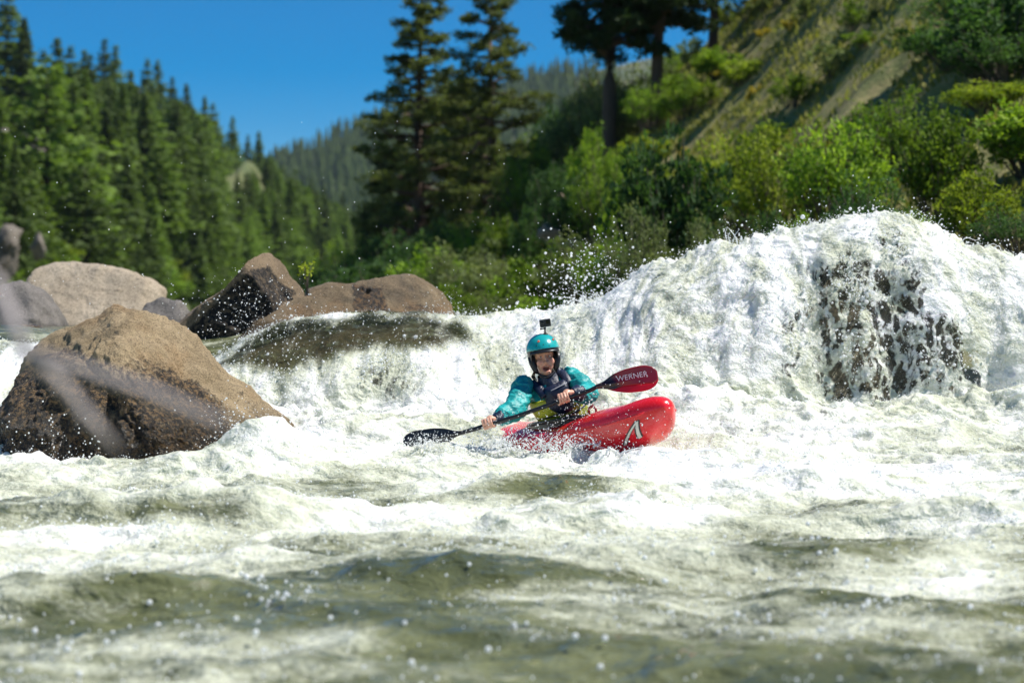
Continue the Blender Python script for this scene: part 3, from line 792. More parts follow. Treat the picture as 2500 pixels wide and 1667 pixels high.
M_FIR = leaf_mat('fir_needles', (0.044, 0.072, 0.022), (0.110, 0.160, 0.040), 0.34, 0.35)
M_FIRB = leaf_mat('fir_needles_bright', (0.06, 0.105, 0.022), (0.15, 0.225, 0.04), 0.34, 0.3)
M_PINE = leaf_mat('pine_needles', (0.060, 0.082, 0.028), (0.185, 0.220, 0.065), 0.36, 0.15)
M_PINED = leaf_mat('pine_needles_dark', (0.016, 0.032, 0.010), (0.045, 0.075, 0.020), 0.2, 0.15)  # darker needles; shade on the top-edge pines is put into this colour
M_BUSH = leaf_mat('willow_leaf', (0.065, 0.130, 0.015), (0.25, 0.36, 0.036), 0.32, 0.32)
M_BUSHY = leaf_mat('yellow_green_leaf', (0.10, 0.16, 0.014), (0.32, 0.38, 0.04), 0.34, 0.28)
M_BUSHS = leaf_mat('sage_leaf', (0.095, 0.13, 0.05), (0.21, 0.25, 0.095), 0.3, 0.2)
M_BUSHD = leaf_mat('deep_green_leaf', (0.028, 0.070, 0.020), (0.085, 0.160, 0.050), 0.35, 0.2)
M_GOLD = leaf_mat('gold_bloom', (0.28, 0.24, 0.03), (0.50, 0.38, 0.03), 0.3, 0.15)
M_BARK = bark_mat('pine_bark', (0.13, 0.085, 0.06)); M_STEM = bark_mat('stem_bark', (0.15, 0.12, 0.085))

def plant(name, crown, trunk, cm, tm, loc, scale, rz, label, cat, group=None, tn='trunk', cn='crown', tilt=(0, 0)):
    r = empty(name, loc, (tilt[0], tilt[1], rz))
    r.scale = scale if isinstance(scale, tuple) else (scale,) * 3
    set_props(r, label, cat, group)
    c = obj(cn, crown, None, r)
    if not crown.materials: crown.materials.append(cm)
    c.material_slots[0].link = 'OBJECT'; c.material_slots[0].material = cm
    if trunk is not None:
        t = obj(tn, trunk, tm, r)
    return r

FIRS = [conifer_meshes(i, nb=[58, 70, 46, 64, 50, 74, 34, 30][i], full=[0.15, 0.12, 0.19, 0.16, 0.21, 0.135, 0.17, 0.20][i], droop=[0.3, 0.5, 0.2, 0.4, 0.3, 0.6, 0.1, 0.0][i], round_=i >= 6) for i in range(8)]

# ---- conifers of the left hillside
rows = []
for k in range(1500):
    t = rng.random(); v = rng.random() ** 0.8
    if t < 0.1: continue
    rows.append((t, v))
def px_of(p): return p[0] / p[1] * FPX + 1250, HOR - (p[2] - CAM_Z) / p[1] * FPX
kept = []
for (t, v) in rows:
    p = left_hill(np.array([[t]]), np.array([[v]]))[0, 0]
    x, y = px_of(p)
    if x < -160 or x > 1000: continue
    if 535 < x < 650 and 365 < y < 500: continue           # meadow
    if x < 110 and 330 < y < 640: continue                 # crag and bright shrubs
    if any((p[0] - q[0]) ** 2 + (p[1] - q[1]) ** 2 < 3.3 ** 2 for q in kept): continue
    kept.append(p)
    if len(kept) >= 262: break
# some set by hand along the skyline: tip pixel, D
SKY_TIPS = [(18, -60, 250), (60, 40, 245), (140, 88, 262), (105, 120, 240), (205, 120, 290), (255, 92, 292), (282, 108, 290), (360, 142, 330), (385, 148, 335), (420, 185, 350), (455, 205, 362), (500, 235, 390), (520, 250, 395),
            (568, 285, 420), (605, 328, 440), (632, 318, 450), (660, 372, 470), (320, 170, 310), (220, 130, 270), (172, 110, 280), (690, 405, 480), (720, 412, 485), (760, 432, 495), (790, 452, 500), (835, 470, 510), (870, 492, 515), (905, 520, 520)]
SKR = ranks([q[0] for q in SKY_TIPS])
for si, (x, y, D) in enumerate(SKY_TIPS):
    tip = P(x, y, D); h = rng.uniform(17, 22) * (0.85 if 535 < x < 665 else 1.0); loc = tip - np.array([0, 0, h * 0.985])
    cr, tr = FIRS[int(rng.integers(6))]
    plant('conifer', cr, tr, M_FIR, M_BARK, loc, (h * 1.25, h * 1.25, h), rng.random() * 6.28, 'pointed conifer on the left skyline, %s from the left edge' % ORD[SKR[si]], 'conifer', 'conifers along the left skyline')
for p in kept:
    x, y = px_of(p)
    h = rng.uniform(7, 19) * (0.75 if y > 640 else 1.0)
    tip_y = y - h * FPX / p[1]
    lim = np.interp(x, [0, 140, 300, 450, 600, 700, 950], [20, 140, 185, 240, 345, 420, 560])
    if 520 < x < 680 and y > 440: lim = max(lim, 455)
    if tip_y < lim: h = max(7, (y - lim) * p[1] / FPX)
    cr, tr = FIRS[int(rng.integers(8))]
    near = y > 610
    w = h * rng.uniform(1.15, 1.6); br = bool(rng.random() < (0.6 if near else 0.25))
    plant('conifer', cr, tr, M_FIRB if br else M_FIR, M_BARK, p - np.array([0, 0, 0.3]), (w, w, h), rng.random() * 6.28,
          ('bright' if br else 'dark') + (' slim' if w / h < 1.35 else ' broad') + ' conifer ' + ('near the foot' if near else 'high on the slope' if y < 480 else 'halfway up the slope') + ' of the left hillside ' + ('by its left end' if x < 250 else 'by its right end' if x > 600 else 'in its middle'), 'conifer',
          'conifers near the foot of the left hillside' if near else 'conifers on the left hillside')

# ---- far forest: too small and dense to count
def far_forest():
    n = 2600
    px = rng.uniform(480, 1500, n); v = rng.random(n) ** 0.8 * 0.985
    p = far_hill(px[None, :], v[None, :])[0]
    V = []; F4 = []; F3 = []; k = 0; tn = []
    a = np.linspace(0, 6.283, 7)[:-1]
    for q in p:
        h = rng.uniform(13, 22); r = h * rng.uniform(0.13, 0.19)
        lv = np.array([0.05, 0.34, 0.62])
        for b in lv:
            rr = r * (1 - b) * (0.8 + 0.4 * rng.random(6)); top = b + 0.42
            ring = np.stack([np.cos(a) * rr, np.sin(a) * rr, np.full(6, b * h) + rng.normal(size=6) * 0.3], 1) + q
            V.append(ring); V.append((q + np.array([0, 0, min(1.0, top) * h]))[None])
            F3 += [[k + i, k + (i + 1) % 6, k + 6] for i in range(6)]; k += 7
            tn += list(rng.random(6) * 0.5) + [0.8]
    me = build_mesh('far_forest', np.vstack(V), np.array(F3), False); attr(me, 'tone', tn)
    o = obj('far_forest', me, M_FIR)
    set_props(o, 'dense conifer forest covering the hazy far hillside', 'forest', kind='stuff')
far_forest()

# ---- broadleaf bushes
def bush_meshes(n_st=46, n_lf=4200, leaf=0.05, upright=0.8, spread=0.5, seedy=0, wl=0.45):
    """bush about 1 m tall and 1 m wide: stems from the base, leaves in clusters along the outer twigs"""
    C = []; Dr = []; tone = []; mb = MB()
    per = n_lf // n_st
    for i in range(n_st):
        a = rng.random() * 6.283; sp = spread * math.sqrt(rng.random()); hh = (0.55 + 0.45 * rng.random()) * (1 - 0.35 * (sp / spread) ** 2)
        tip = np.array([math.cos(a) * sp, math.sin(a) * sp, hh])
        base = np.array([math.cos(a) * sp * 0.25, math.sin(a) * sp * 0.25, -0.03])
        mid = (tip + base) / 2 + np.array([math.cos(a), math.sin(a), 0]) * 0.06 * rng.normal() + np.array([0, 0, 0.1])
        tt = np.linspace(0, 1, 6)[:, None]
        path = (1 - tt) ** 2 * base + 2 * tt * (1 - tt) * mid + tt ** 2 * tip
        mb.tube(path, np.linspace(0.010, 0.003, 6), 5, False)
        # leaf clusters
        nc = 4
        s = 0.35 + 0.65 * rng.random(nc) ** 0.7
        cc = (1 - s[:, None]) ** 2 * base + 2 * s[:, None] * (1 - s[:, None]) * mid + s[:, None] ** 2 * tip
        cc += rng.normal(size=(nc, 3)) * 0.05
        for c in cc:
            m = max(3, per // nc)
            rad = 0.060 + 0.06 * rng.random()
            off = rng.normal(size=(m, 3)); off /= np.linalg.norm(off, axis=1)[:, None]
            off *= (rad * (0.55 + 0.6 * rng.random(m)))[:, None] * np.array([1, 1, 0.8])
            C.append(c + off); Dr.append(off * 0.7 + np.array([0, 0, 0.5 * upright * rad]) + rng.normal(size=(m, 3)) * rad * 0.5)
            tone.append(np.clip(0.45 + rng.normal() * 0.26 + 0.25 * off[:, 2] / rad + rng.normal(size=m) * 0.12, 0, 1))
    C = np.vstack(C); Dr = np.vstack(Dr); tone = np.concatenate(tone)
    keep = C[:, 2] > 0.0; C = C[keep]; Dr = Dr[keep]; tone = tone[keep]
    N = rand_unit(len(C)); N[:, 2] = np.abs(N[:, 2]) + 0.5
    L = leaf * (0.7 + 0.6 * rng.random(len(C)))
    V, F = leaf_quads(C, Dr, N, L, L * wl)
    me = build_mesh('bush_leaves', V, F, False); attr(me, 'tone', np.repeat(tone, 4))
    return me, mb.mesh('bush_stems')
BUSH = [bush_meshes(46, 5200, 0.048), bush_meshes(38, 4600, 0.052, 1.2, 0.45), bush_meshes(54, 5600, 0.042, 0.6, 0.6), bush_meshes(34, 4200, 0.058, 1.0, 0.5, 0, 0.6)]
BUSHLO = [bush_meshes(24, 1500, 0.085), bush_meshes(20, 1300, 0.095, 1.0, 0.5)]
def bush(px, py, D, hpx, wpx, kind, mat, label, group=None, lo=False, name='bush', cat='bush', ground=True, top=None):
    """foot at photograph pixel px (sits on the bank), height and width given in photograph pixels"""
    x = (px - 1250) / FPX * D
    z = float(bank_z(np.array([x]), np.array([float(D)]))[0]) if ground else CAM_Z + (HOR - py) / FPX * D
    sc = D / FPX
    if top is not None:
        hpx = max(90, HOR - (z - CAM_Z) / sc - top)
    cr, st = (BUSHLO if lo else BUSH)[kind % (2 if lo else 4)]
    return plant(name, cr, st, mat, M_STEM, (x, D, z - 0.05), (wpx * sc, wpx * sc, hpx * sc), rng.random() * 6.28, label, cat, group, 'stems', 'leaves')

# the band of bright shrubs behind the fall (px, D, height px, width px, kind, material)
SHX = []
SH = 'bright green leafy shrub in the thicket above the white fall at right'
for (x, D, top, w, k, m) in [(1640, 30, 280, 300, 3, M_BUSHD), (1540, 34, 350, 210, 1, M_BUSH), (1780, 36, 270, 230, 0, M_BUSHY), (1900, 33, 262, 250, 2, M_BUSHY), (2040, 30, 235, 290, 0, M_BUSH), (2190, 33, 205, 250, 2, M_BUSH),
                             (2300, 28, 240, 260, 1, M_BUSH), (2420, 32, 205, 250, 0, M_BUSHY), (2520, 28, 220, 280, 3, M_BUSH), (1890, 27, 470, 170, 0, M_BUSHD), (2120, 25, 400, 210, 2, M_BUSHD), (2390, 24, 390, 230, 1, M_BUSHY),
                             (2240, 24, 480, 170, 0, M_BUSH), (1960, 25, 500, 150, 3, M_BUSH), (2490, 22.5, 480, 210, 2, M_BUSHD), (2640, 26, 300, 300, 1, M_BUSH), (1730, 27, 500, 150, 2, M_BUSHS), (1560, 28, 480, 170, 2, M_BUSHS), (2330, 22.3, 560, 150, 0, M_BUSHD)]:
    SHX.append((x, bush(x, 0, D, 0, w, k, m, SH, 'shrubs above the right fall', top=top), {M_BUSHD: 'deep green', M_BUSH: 'bright green', M_BUSHY: 'yellow green', M_BUSHS: 'sage green'}[m]))
for r_, (x, o_, tn_) in zip(ranks([q[0] for q in SHX]), SHX): o_['label'] = '%s leafy shrub in the thicket above the white fall, %s from the left' % (tn_, ORD[r_])
WLX = []
WL = 'soft green willow bush at the waterline right of the boulders'
for (x, D, h, w, k, m) in [(1120, 42, 210, 230, 2, M_BUSHS), (1190, 40, 190, 220, 0, M_BUSHS), (1270, 36, 170, 200, 1, M_BUSH), (1360, 34, 220, 220, 3, M_BUSH), (1440, 33, 240, 220, 2, M_BUSHS), (1500, 31, 250, 220, 0, M_BUSH),
                           (1050, 46, 200, 240, 1, M_BUSH), (960, 50, 190, 250, 3, M_BUSHD), (880, 54, 190, 230, 0, M_BUSHD), (820, 58, 170, 200, 2, M_BUSHD), (1230, 33, 110, 170, 2, M_BUSHS), (1330, 30.5, 110, 170, 0, M_BUSH), (1560, 29, 200, 220, 3, M_BUSHD), (1100, 38, 130, 180, 1, M_BUSH), (1010, 43, 130, 200, 0, M_BUSHS)]:
    WLX.append((x, bush(x, 0, D, h, w, k, m, WL, 'willow bushes at the waterline'), {M_BUSHD: 'dark', M_BUSH: 'fresh green', M_BUSHS: 'soft grey green'}[m]))
for r_, (x, o_, tn_) in zip(ranks([q[0] for q in WLX]), WLX): o_['label'] = '%s willow bush at the waterline behind the rapid, %s from the left' % (tn_, ORD[r_])
SL = 'small shrub scattered on the sunny grass slope at right'
for i in range(75):
    D = rng.uniform(36, 75); x = rng.uniform(1480, 2450)
    ti = int(rng.integers(3)); h_ = rng.uniform(40, 110)
    SL = '%s %s shrub on the grass slope at right, %s, %s' % ('tall' if h_ > 75 else 'low', ['bright green', 'yellow green', 'sage green'][ti], 'towards its left' if x < 1800 else 'in its middle' if x < 2130 else 'towards its right', 'near the thicket' if D < 48 else 'halfway up' if D < 60 else 'near its top')
    bush(x, 0, D, h_, rng.uniform(60, 140), int(rng.integers(2)), [M_BUSH, M_BUSHY, M_BUSHS][ti], SL, 'shrubs scattered on the right slope', True)
for i in range(34):
    D = rng.uniform(30, 66); x = rng.uniform(1430, 2450)
    bush(x, 0, D, rng.uniform(22, 42), rng.uniform(35, 70), int(rng.integers(2)), M_GOLD, 'yellow flowering clump on the grass slope, %s, %s' % ('towards its left' if x < 1800 else 'in its middle' if x < 2130 else 'towards its right', 'near the thicket' if D < 42 else 'halfway up' if D < 54 else 'near its top'), 'yellow flowers on the right slope', True, 'flower_clump', 'flowers')
UPX = []
UP = 'dull green bush on the crest left of the grass slope'
for (x, D, top, w, k, m) in [(1420, 62, 190, 190, 0, M_BUSHS), (1500, 64, 130, 210, 2, M_BUSHS), (1560, 60, 190, 200, 1, M_BUSHS), (1380, 66, 230, 170, 3, M_BUSHD), (1330, 70, 280, 170, 0, M_BUSH), (1450, 52, 290, 160, 1, M_BUSH), (1300, 62, 340, 160, 2, M_BUSH), (1350, 54, 360, 150, 0, M_BUSHD),
                             (1420, 46, 400, 150, 3, M_BUSHD), (1490, 45, 330, 170, 2, M_BUSH), (1300, 50, 480, 140, 1, M_BUSHD), (1240, 55, 500, 150, 0, M_BUSH), (1160, 58, 510, 150, 2, M_BUSH), (1080, 60, 520, 160, 3, M_BUSHD), (990, 62, 530, 170, 0, M_BUSHD), (900, 68, 560, 170, 1, M_BUSHD), (1500, 59, 170, 150, 0, M_BUSHS), (1590, 57, 190, 150, 2, M_BUSH), (1670, 56, 170, 140, 1, M_BUSH), (1750, 58, 130, 130, 3, M_BUSH), (830, 74, 580, 160, 2, M_BUSH)]:
    UPX.append((x, bush(x, 0, D, 0, w, k, m, UP, 'bushes on the crest by the two pines', top=top), {M_BUSHD: 'dark green', M_BUSH: 'green', M_BUSHS: 'dull sage'}[m]))
for r_, (x, o_, tn_) in zip(ranks([q[0] for q in UPX]), UPX): o_['label'] = '%s bush on the bank around the pine trunks, %s from the left' % (tn_, ORD[r_])
TDX = []
TD = 'big dark leafy tree-like bush in the upper right corner'
for (x, D, top, w, k, m) in [(2330, 37, 30, 260, 0, M_BUSHD), (2420, 35, -60, 300, 3, M_BUSHD), (2520, 36, -90, 340, 1, M_BUSHD), (2380, 39, -60, 320, 2, M_BUSHD), (2470, 34, 40, 300, 2, M_BUSHD), (2280, 40, 60, 220, 3, M_BUSHD), (2600, 37, -120, 340, 0, M_BUSHD)]:
    TDX.append((x, bush(x, 0, D, 0, w, k, m, TD, 'dark bushes in the upper right corner', top=top)))
for r_, (x, o_) in zip(ranks([q[0] for q in TDX]), TDX): o_['label'] = 'big dark leafy bush in the upper right corner, %s from the left' % ORD[r_]
LB = 'bright green riverside bush at the foot of the left hillside'
for i in range(46):
    t = rng.uniform(0.2, 0.98); v = rng.uniform(0.0, 0.16) if i < 30 else rng.uniform(0.1, 0.55)
    if i >= 30: t = rng.uniform(0.2, 0.36)
    p = left_hill(np.array([[t]]), np.array([[v]]))[0, 0]
    h = rng.uniform(2.5, 5.5); cr, st = BUSHLO[i % 2]
    plant('bush', cr, st, [M_BUSH, M_BUSHY, M_FIRB][i % 3], M_STEM, p - np.array([0, 0, 0.2]), (h * 1.3, h * 1.3, h), rng.random() * 6.28, '%s riverside bush at the foot of the left hillside, %s' % (['bright green', 'yellow green', 'deep green'][i % 3], 'near the left edge' if t < 0.4 else 'behind the pale boulder' if t < 0.62 else 'behind the pointed boulder'), 'bush', 'bushes at the foot of the left hillside', 'stems', 'leaves')

# ---- open-crowned pines
def pine_meshes(h, n_limb, lo, reach, dens=46, seed=0, tilt=0.0, clump=0.30):
    mb = MB(); C = []; Dr = []; tone = []
    zz = np.linspace(-0.4, h, 14)
    sway = 0.012 * h * np.sin(zz / h * 4 + seed)
    trunk = np.stack([sway, 0.5 * sway, zz], 1)
    mb.tube(trunk, 0.022 * h * (1 - np.clip(zz, 0, h) / h) ** 0.9 + 0.02, 9)
    for i in range(n_limb):
        f = (i + rng.random()) / n_limb
        z0 = h * (lo + (0.985 - lo) * f)
        a = i * 2.4 + rng.normal() * 0.4
        prof = (np.sin(np.clip((1 - f) * 0.86 + 0.10, 0, 1) * np.pi * 0.62)) ** 1.0
        ln = reach * prof * rng.uniform(0.55, 1.2) + 0.15
        rise = rng.uniform(-0.05, 0.4) * (0.4 + f)
        tt = np.linspace(0, 1, 6)
        dirx = np.array([math.cos(a), math.sin(a)])
        b = np.array([np.interp(z0, zz, trunk[:, 0]), np.interp(z0, zz, trunk[:, 1]), z0])
        path = np.stack([b[0] + dirx[0] * ln * tt, b[1] + dirx[1] * ln * tt, z0 + ln * (rise * tt - 0.32 * tt ** 2 + 0.22 * tt ** 3)], 1)
        path[1:, :] += rng.normal(size=(5, 3)) * 0.04 * ln
        mb.tube(path, np.linspace(0.012 * h * (1 - f * 0.7), 0.012, 6), 5, False)
        ncl = int(3 + 4.5 * ln)
        for k in range(ncl):
            s = 0.32 + 0.68 * math.sqrt((k + rng.random()) / ncl)
            c = np.array([np.interp(s, tt, path[:, q]) for q in range(3)]) + rng.normal(size=3) * np.array([0.16, 0.16, 0.06]) * ln * 0.7
            m = dens; r = clump * rng.uniform(0.65, 1.25)
            off = rng.normal(size=(m, 3)); off /= np.linalg.norm(off, axis=1)[:, None]; off *= (rng.random(m) ** 0.5)[:, None] * r
            off[:, 2] *= 0.62
            C.append(c + off + np.array([0, 0, 0.05])); Dr.append(off + rng.normal(size=(m, 3)) * 0.3 * r)
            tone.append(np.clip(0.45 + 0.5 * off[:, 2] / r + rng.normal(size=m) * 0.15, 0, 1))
    C = np.vstack(C); Dr = np.vstack(Dr); tone = np.concatenate(tone)
    L = clump * 0.55 * (0.7 + 0.6 * rng.random(len(C)))
    V, F = leaf_quads(C, Dr, rand_unit(len(C)), L, L * 0.42)
    me = build_mesh('pine_crown', V, F, False); attr(me, 'tone', np.repeat(tone, 4))
    return me, mb.mesh('pine_trunk')
def pine(px, D, top_py, lo, reach, n, mat, label, dens=46, clump=0.3, zoff=0.0, group=None):
    x = (px - 1250) / FPX * D
    z = float(bank_z(np.array([x]), np.array([float(D)]))[0]) - 0.3 + zoff
    h = CAM_Z + (HOR - top_py) / FPX * D - z
    cr, tr = pine_meshes(h, n, lo, reach, dens, px, 0, clump)
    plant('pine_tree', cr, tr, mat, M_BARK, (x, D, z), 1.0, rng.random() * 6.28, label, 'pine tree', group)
pine(1030, 72, -25, 0.03, 2.15, 112, M_PINE, 'left of the two tall open-crowned pines against the blue sky', 36, 0.28)
pine(1205, 69, -30, 0.03, 2.0, 92, M_PINE, 'right of the two tall open-crowned pines, with bare gaps near its top', 34, 0.27)
pine(1125, 74, 190, 0.03, 1.5, 70, M_PINE, 'shorter full pine between and behind the two tall pines', 40, 0.30)
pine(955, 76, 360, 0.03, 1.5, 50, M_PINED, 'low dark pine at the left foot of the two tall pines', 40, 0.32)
pine(1290, 66, 350, 0.03, 1.2, 44, M_PINE, 'low pine at the right foot of the two tall pines', 36, 0.28)
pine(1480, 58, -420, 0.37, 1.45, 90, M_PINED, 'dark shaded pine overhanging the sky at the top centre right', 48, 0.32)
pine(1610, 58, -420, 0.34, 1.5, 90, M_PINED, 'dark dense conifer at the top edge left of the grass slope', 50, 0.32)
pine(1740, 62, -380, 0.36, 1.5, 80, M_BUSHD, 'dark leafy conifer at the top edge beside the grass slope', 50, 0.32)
# ---- grass on the right slope
def grass():
    n = 130000
    x = rng.uniform(-1, 22, n); y = rng.uniform(24, 80, n)
    d = x - bank_edge(y); k = d > 0.6
    cl = fbm(x * 0.5, y * 0.5, 0 * x, 3, 171)
    k &= (cl + rng.normal(size=n) * 0.25) > -0.15
    x, y = x[k], y[k]; z = bank_z(x, y); n = len(x)
    C = np.stack([x, y, z], 1); hgt = rng.uniform(0.08, 0.26, n)
    Dr = rng.normal(size=(n, 3)) * 0.45; Dr[:, 2] = 1
    V, F = leaf_quads(C + np.array([0, 0, 1]) * (hgt * 0.4)[:, None], Dr, rand_unit(n), hgt, hgt * 0.35)
    me = build_mesh('slope_grass', V, F, False); attr(me, 'tone', np.repeat(np.clip(rng.random(n) * 0.6 + 0.5 * cl[k] + 0.2, 0, 1), 4))
    o = obj('slope_grass', me, leaf_mat('dry_grass', (0.12, 0.16, 0.03), (0.33, 0.30, 0.09), 0.3, 0.0))
    set_props(o, 'dry tufted grass over the sunny right slope', 'grass', kind='stuff')
grass()

# ---- crags and rocks of the slopes
M_CRAG = rock_mat('crag_grey', (0.22, 0.19, 0.15), (0.12, 0.10, 0.08), (0.03, 0.028, 0.024), 0.5, 0.6)
M_CRAGO = rock_mat('crag_orange', (0.42, 0.31, 0.20), (0.28, 0.20, 0.13), (0.05, 0.042, 0.036), 0.3, 0.8)
def crag(px, py, w, h, D, label, mat=M_CRAG, seed=0, group=None):
    r_ = np.random.default_rng(seed)
    a = np.linspace(0, 6.283, 10)[:-1]
    sil = [(px + w / 2 * math.cos(t) * r_.uniform(0.55, 1.25), py - h / 2 * math.sin(t) * r_.uniform(0.55, 1.25)) for t in a]
    sc = D / FPX
    boulder('crag' if D > 80 else 'rock', sil, D, w * sc * 0.45, [((r_.normal() * 0.4, -0.9, r_.normal() * 0.3), w * sc * 0.16, 0.01 * w * sc), ((-0.6, -0.6, 0.4), w * sc * 0.24, 0.01 * w * sc), ((0.2, -0.5, 0.8), h * sc * 0.25, 0.01 * w * sc), ((0.7, -0.4, 0.4), w * sc * 0.3, 0.05 * w * sc)], mat, label, 4,
            (0.14 * w * sc, 0.07 * w * sc, 0.03 * w * sc), seed, None, None, 'crag' if D > 80 else 'rock', 0.85, group)
crag(15, 600, 90, 150, 118, 'tall grey brown crag at the left edge above the pale boulder', M_CRAG, 3)
crag(92, 595, 34, 100, 125, 'narrow crag pillar right of the left edge crag', M_CRAG, 4)
crag(72, 358, 90, 90, 190, 'grey crag among firs high at the left edge', M_CRAG, 5)
crag(208, 545, 45, 70, 190, 'small dark crag on the left slope above the boulders', M_CRAG, 6)
crag(5, 340, 40, 80, 180, 'grey crag cut by the left edge high on the slope', M_CRAG, 8)
for i, (x, y, w, h, D, lab) in enumerate([(1345, 570, 70, 60, 46, 'pale grey rock outcrop on the bank right of the pines'), (1395, 600, 45, 40, 45, 'small pale rock below the outcrop right of the pines'),
                                         (1490, 305, 45, 34, 64, 'pale rock on the crest between bush and grass slope'), (1795, 258, 36, 26, 55, 'lone pale stone on the upper grass slope'),
                                         (1900, 525, 46, 34, 34, 'pale stone at the foot of the thicket above the fall'), (1370, 480, 30, 24, 50, 'small pale stone under the dark bank left of the thicket')]):
    crag(x, y, w, h, D, lab, M_CRAGO, 20 + i)
# ================================================================== kayak
def nrm(v): v = np.asarray(v, dtype=float); return v / np.linalg.norm(v)
M_RED_HULL = None
def hull_mat():
    t = NT('red_plastic'); v = t.coord()
    n = t.noise(v, 3, 4); n2 = t.noise(v, 60, 4, 0.7)
    c = t.mixc(n, (0.66, 0.008, 0.014), (0.80, 0.014, 0.02))
    sc = t.n('ShaderNodeTexNoise', {'Vector': t.coord((2, 30, 30)), 'Scale': 4.0, 'Detail': 6.0}).outputs[0]
    c = t.mixc(t.ramp(sc, 0.66, 0.72, 0, 0.25), c, (0.75, 0.25, 0.22))
    return t.done(t.bsdf(Base_Color=c, Roughness=t.mixf(n2, 0.16, 0.36), Coat_Weight=0.4, Coat_Roughness=0.08, Normal=t.bump(n2, 0.15, 0.002)))
M_RED_HULL = hull_mat()
M_BLACK = simple_mat('black_plastic', (0.012, 0.012, 0.014), 0.35, 0.2, 30)
M_CREAM = simple_mat('cream_decal', (0.72, 0.70, 0.58), 0.4, 0.05, 30)
M_DKLINE = simple_mat('dark_decal', (0.05, 0.03, 0.03), 0.4, 0.05, 30)
M_REDSTRAP = simple_mat('red_webbing', (0.35, 0.01, 0.02), 0.5, 0.2, 60)

K_BACK, K_FRONT = -1.32, 1.22
def ksec(s):
    """half beam, keel z, sheer z, deck z at station s (m from the cockpit centre)"""
    u = s / 1.30
    beam = 0.325 * np.clip(1 - np.abs(u) ** 2.8, 0, 1) ** 0.60 * (1 - 0.10 * np.clip(u, 0, 1))
    beam = np.maximum(beam, 0.075)
    keel = -0.02 + 0.20 * np.abs(u) ** 2.3
    deck = 0.27 + 0.03 * np.exp(-((s - 0.55) / 0.25) ** 2) + 0.20 * np.clip(u, 0, 1) ** 1.8 + 0.09 * np.clip(-u, 0, 1) ** 2
    # rounded ends
    ef = np.where(s > 0.94, np.sqrt(np.clip(1 - ((s - 0.94) / (K_FRONT - 0.94)) ** 2.2, 0, 1)), 1.0)
    eb = np.where(s < -1.05, np.sqrt(np.clip(1 - ((-1.05 - s) / (1.32 - 1.05)) ** 2.2, 0, 1)), 1.0)
    e = ef * eb
    mid = keel + (deck - keel) * 0.58
    return beam * (0.15 + 0.85 * e) * (e > 0.02) + 0.002, mid - (mid - keel) * e, mid, mid + (deck - mid) * e
def khull(s, th):
    """surface point; th = 0 port sheer, 90 deg deck crown, -90 deg keel"""
    b, k, m, d = ksec(s)
    c, sn = np.cos(th), np.sin(th)
    eu = 0.95; el = 0.62
    y = b * np.sign(c) * np.abs(c) ** np.where(sn > 0, eu, el)
    z = np.where(sn > 0, m + (d - m) * np.abs(sn) ** 0.95, m - (m - k) * np.abs(sn) ** 0.85)
    return np.stack([s + 0 * th, y, z], -1)
def hull_part(name, th0, th1, mat, parent, ns=150, nt=36):
    s = K_BACK + (K_FRONT - K_BACK) * (0.5 - 0.5 * np.cos(np.linspace(0, np.pi, ns)))
    th = np.linspace(th0, th1, nt)
    S, Tt = np.meshgrid(s, th, indexing='ij')
    V = khull(S, Tt)
    i = np.arange(ns - 1)[:, None] * nt; j = np.arange(nt - 1)[None, :]
    Q = np.stack([i + j, i + nt + j, i + nt + j + 1, i + j + 1], -1).reshape(-1, 4)
    return obj(name, build_mesh(name, V.reshape(-1, 3), Q[:, ::-1]), mat, parent)

K_O = P(1398, 1030, 14.42) + np.array([0, 0, -0.268])
k_fwd = nrm([0.53, -0.85, 0.083])
k_left = nrm(np.cross([0, 0, 1], k_fwd)); k_up = np.cross(k_fwd, k_left)
ROLL = math.radians(-3)      # leaning over towards her right
k_left, k_up = k_left * math.cos(ROLL) - k_up * math.sin(ROLL) * -1 * -1, k_up * math.cos(ROLL) + k_left * math.sin(ROLL)
k_left = nrm(k_left - k_fwd * (k_left @ k_fwd)); k_up = np.cross(k_fwd, k_left)
KM = Matrix(((k_fwd[0], k_left[0], k_up[0], K_O[0]), (k_fwd[1], k_left[1], k_up[1], K_O[1]), (k_fwd[2], k_left[2], k_up[2], K_O[2]), (0, 0, 0, 1)))
def k2w(p): p = np.asarray(p, dtype=float); return K_O + p[..., 0:1] * k_fwd + p[..., 1:2] * k_left + p[..., 2:3] * k_up
kay = empty('kayak', (0, 0, 0)); kay.matrix_world = KM
set_props(kay, 'red whitewater kayak with a blunt upswept bow, carrying the paddler through foam', 'kayak')
hull_part('hull', -math.pi, 0.0, M_RED_HULL, kay)
hull_part('deck', 0.0, math.pi, M_RED_HULL, kay)
# seam ridge along the sheer
for sg, th in ((1, 0.0), (-1, math.pi)):
    s = np.linspace(-1.25, 1.12, 60); pts = khull(s, np.full_like(s, th)); pts[:, 1] += sg * 0.001
    obj('seam', MB().tube(pts, 0.006, 6).mesh('seam'), M_RED_HULL, kay)
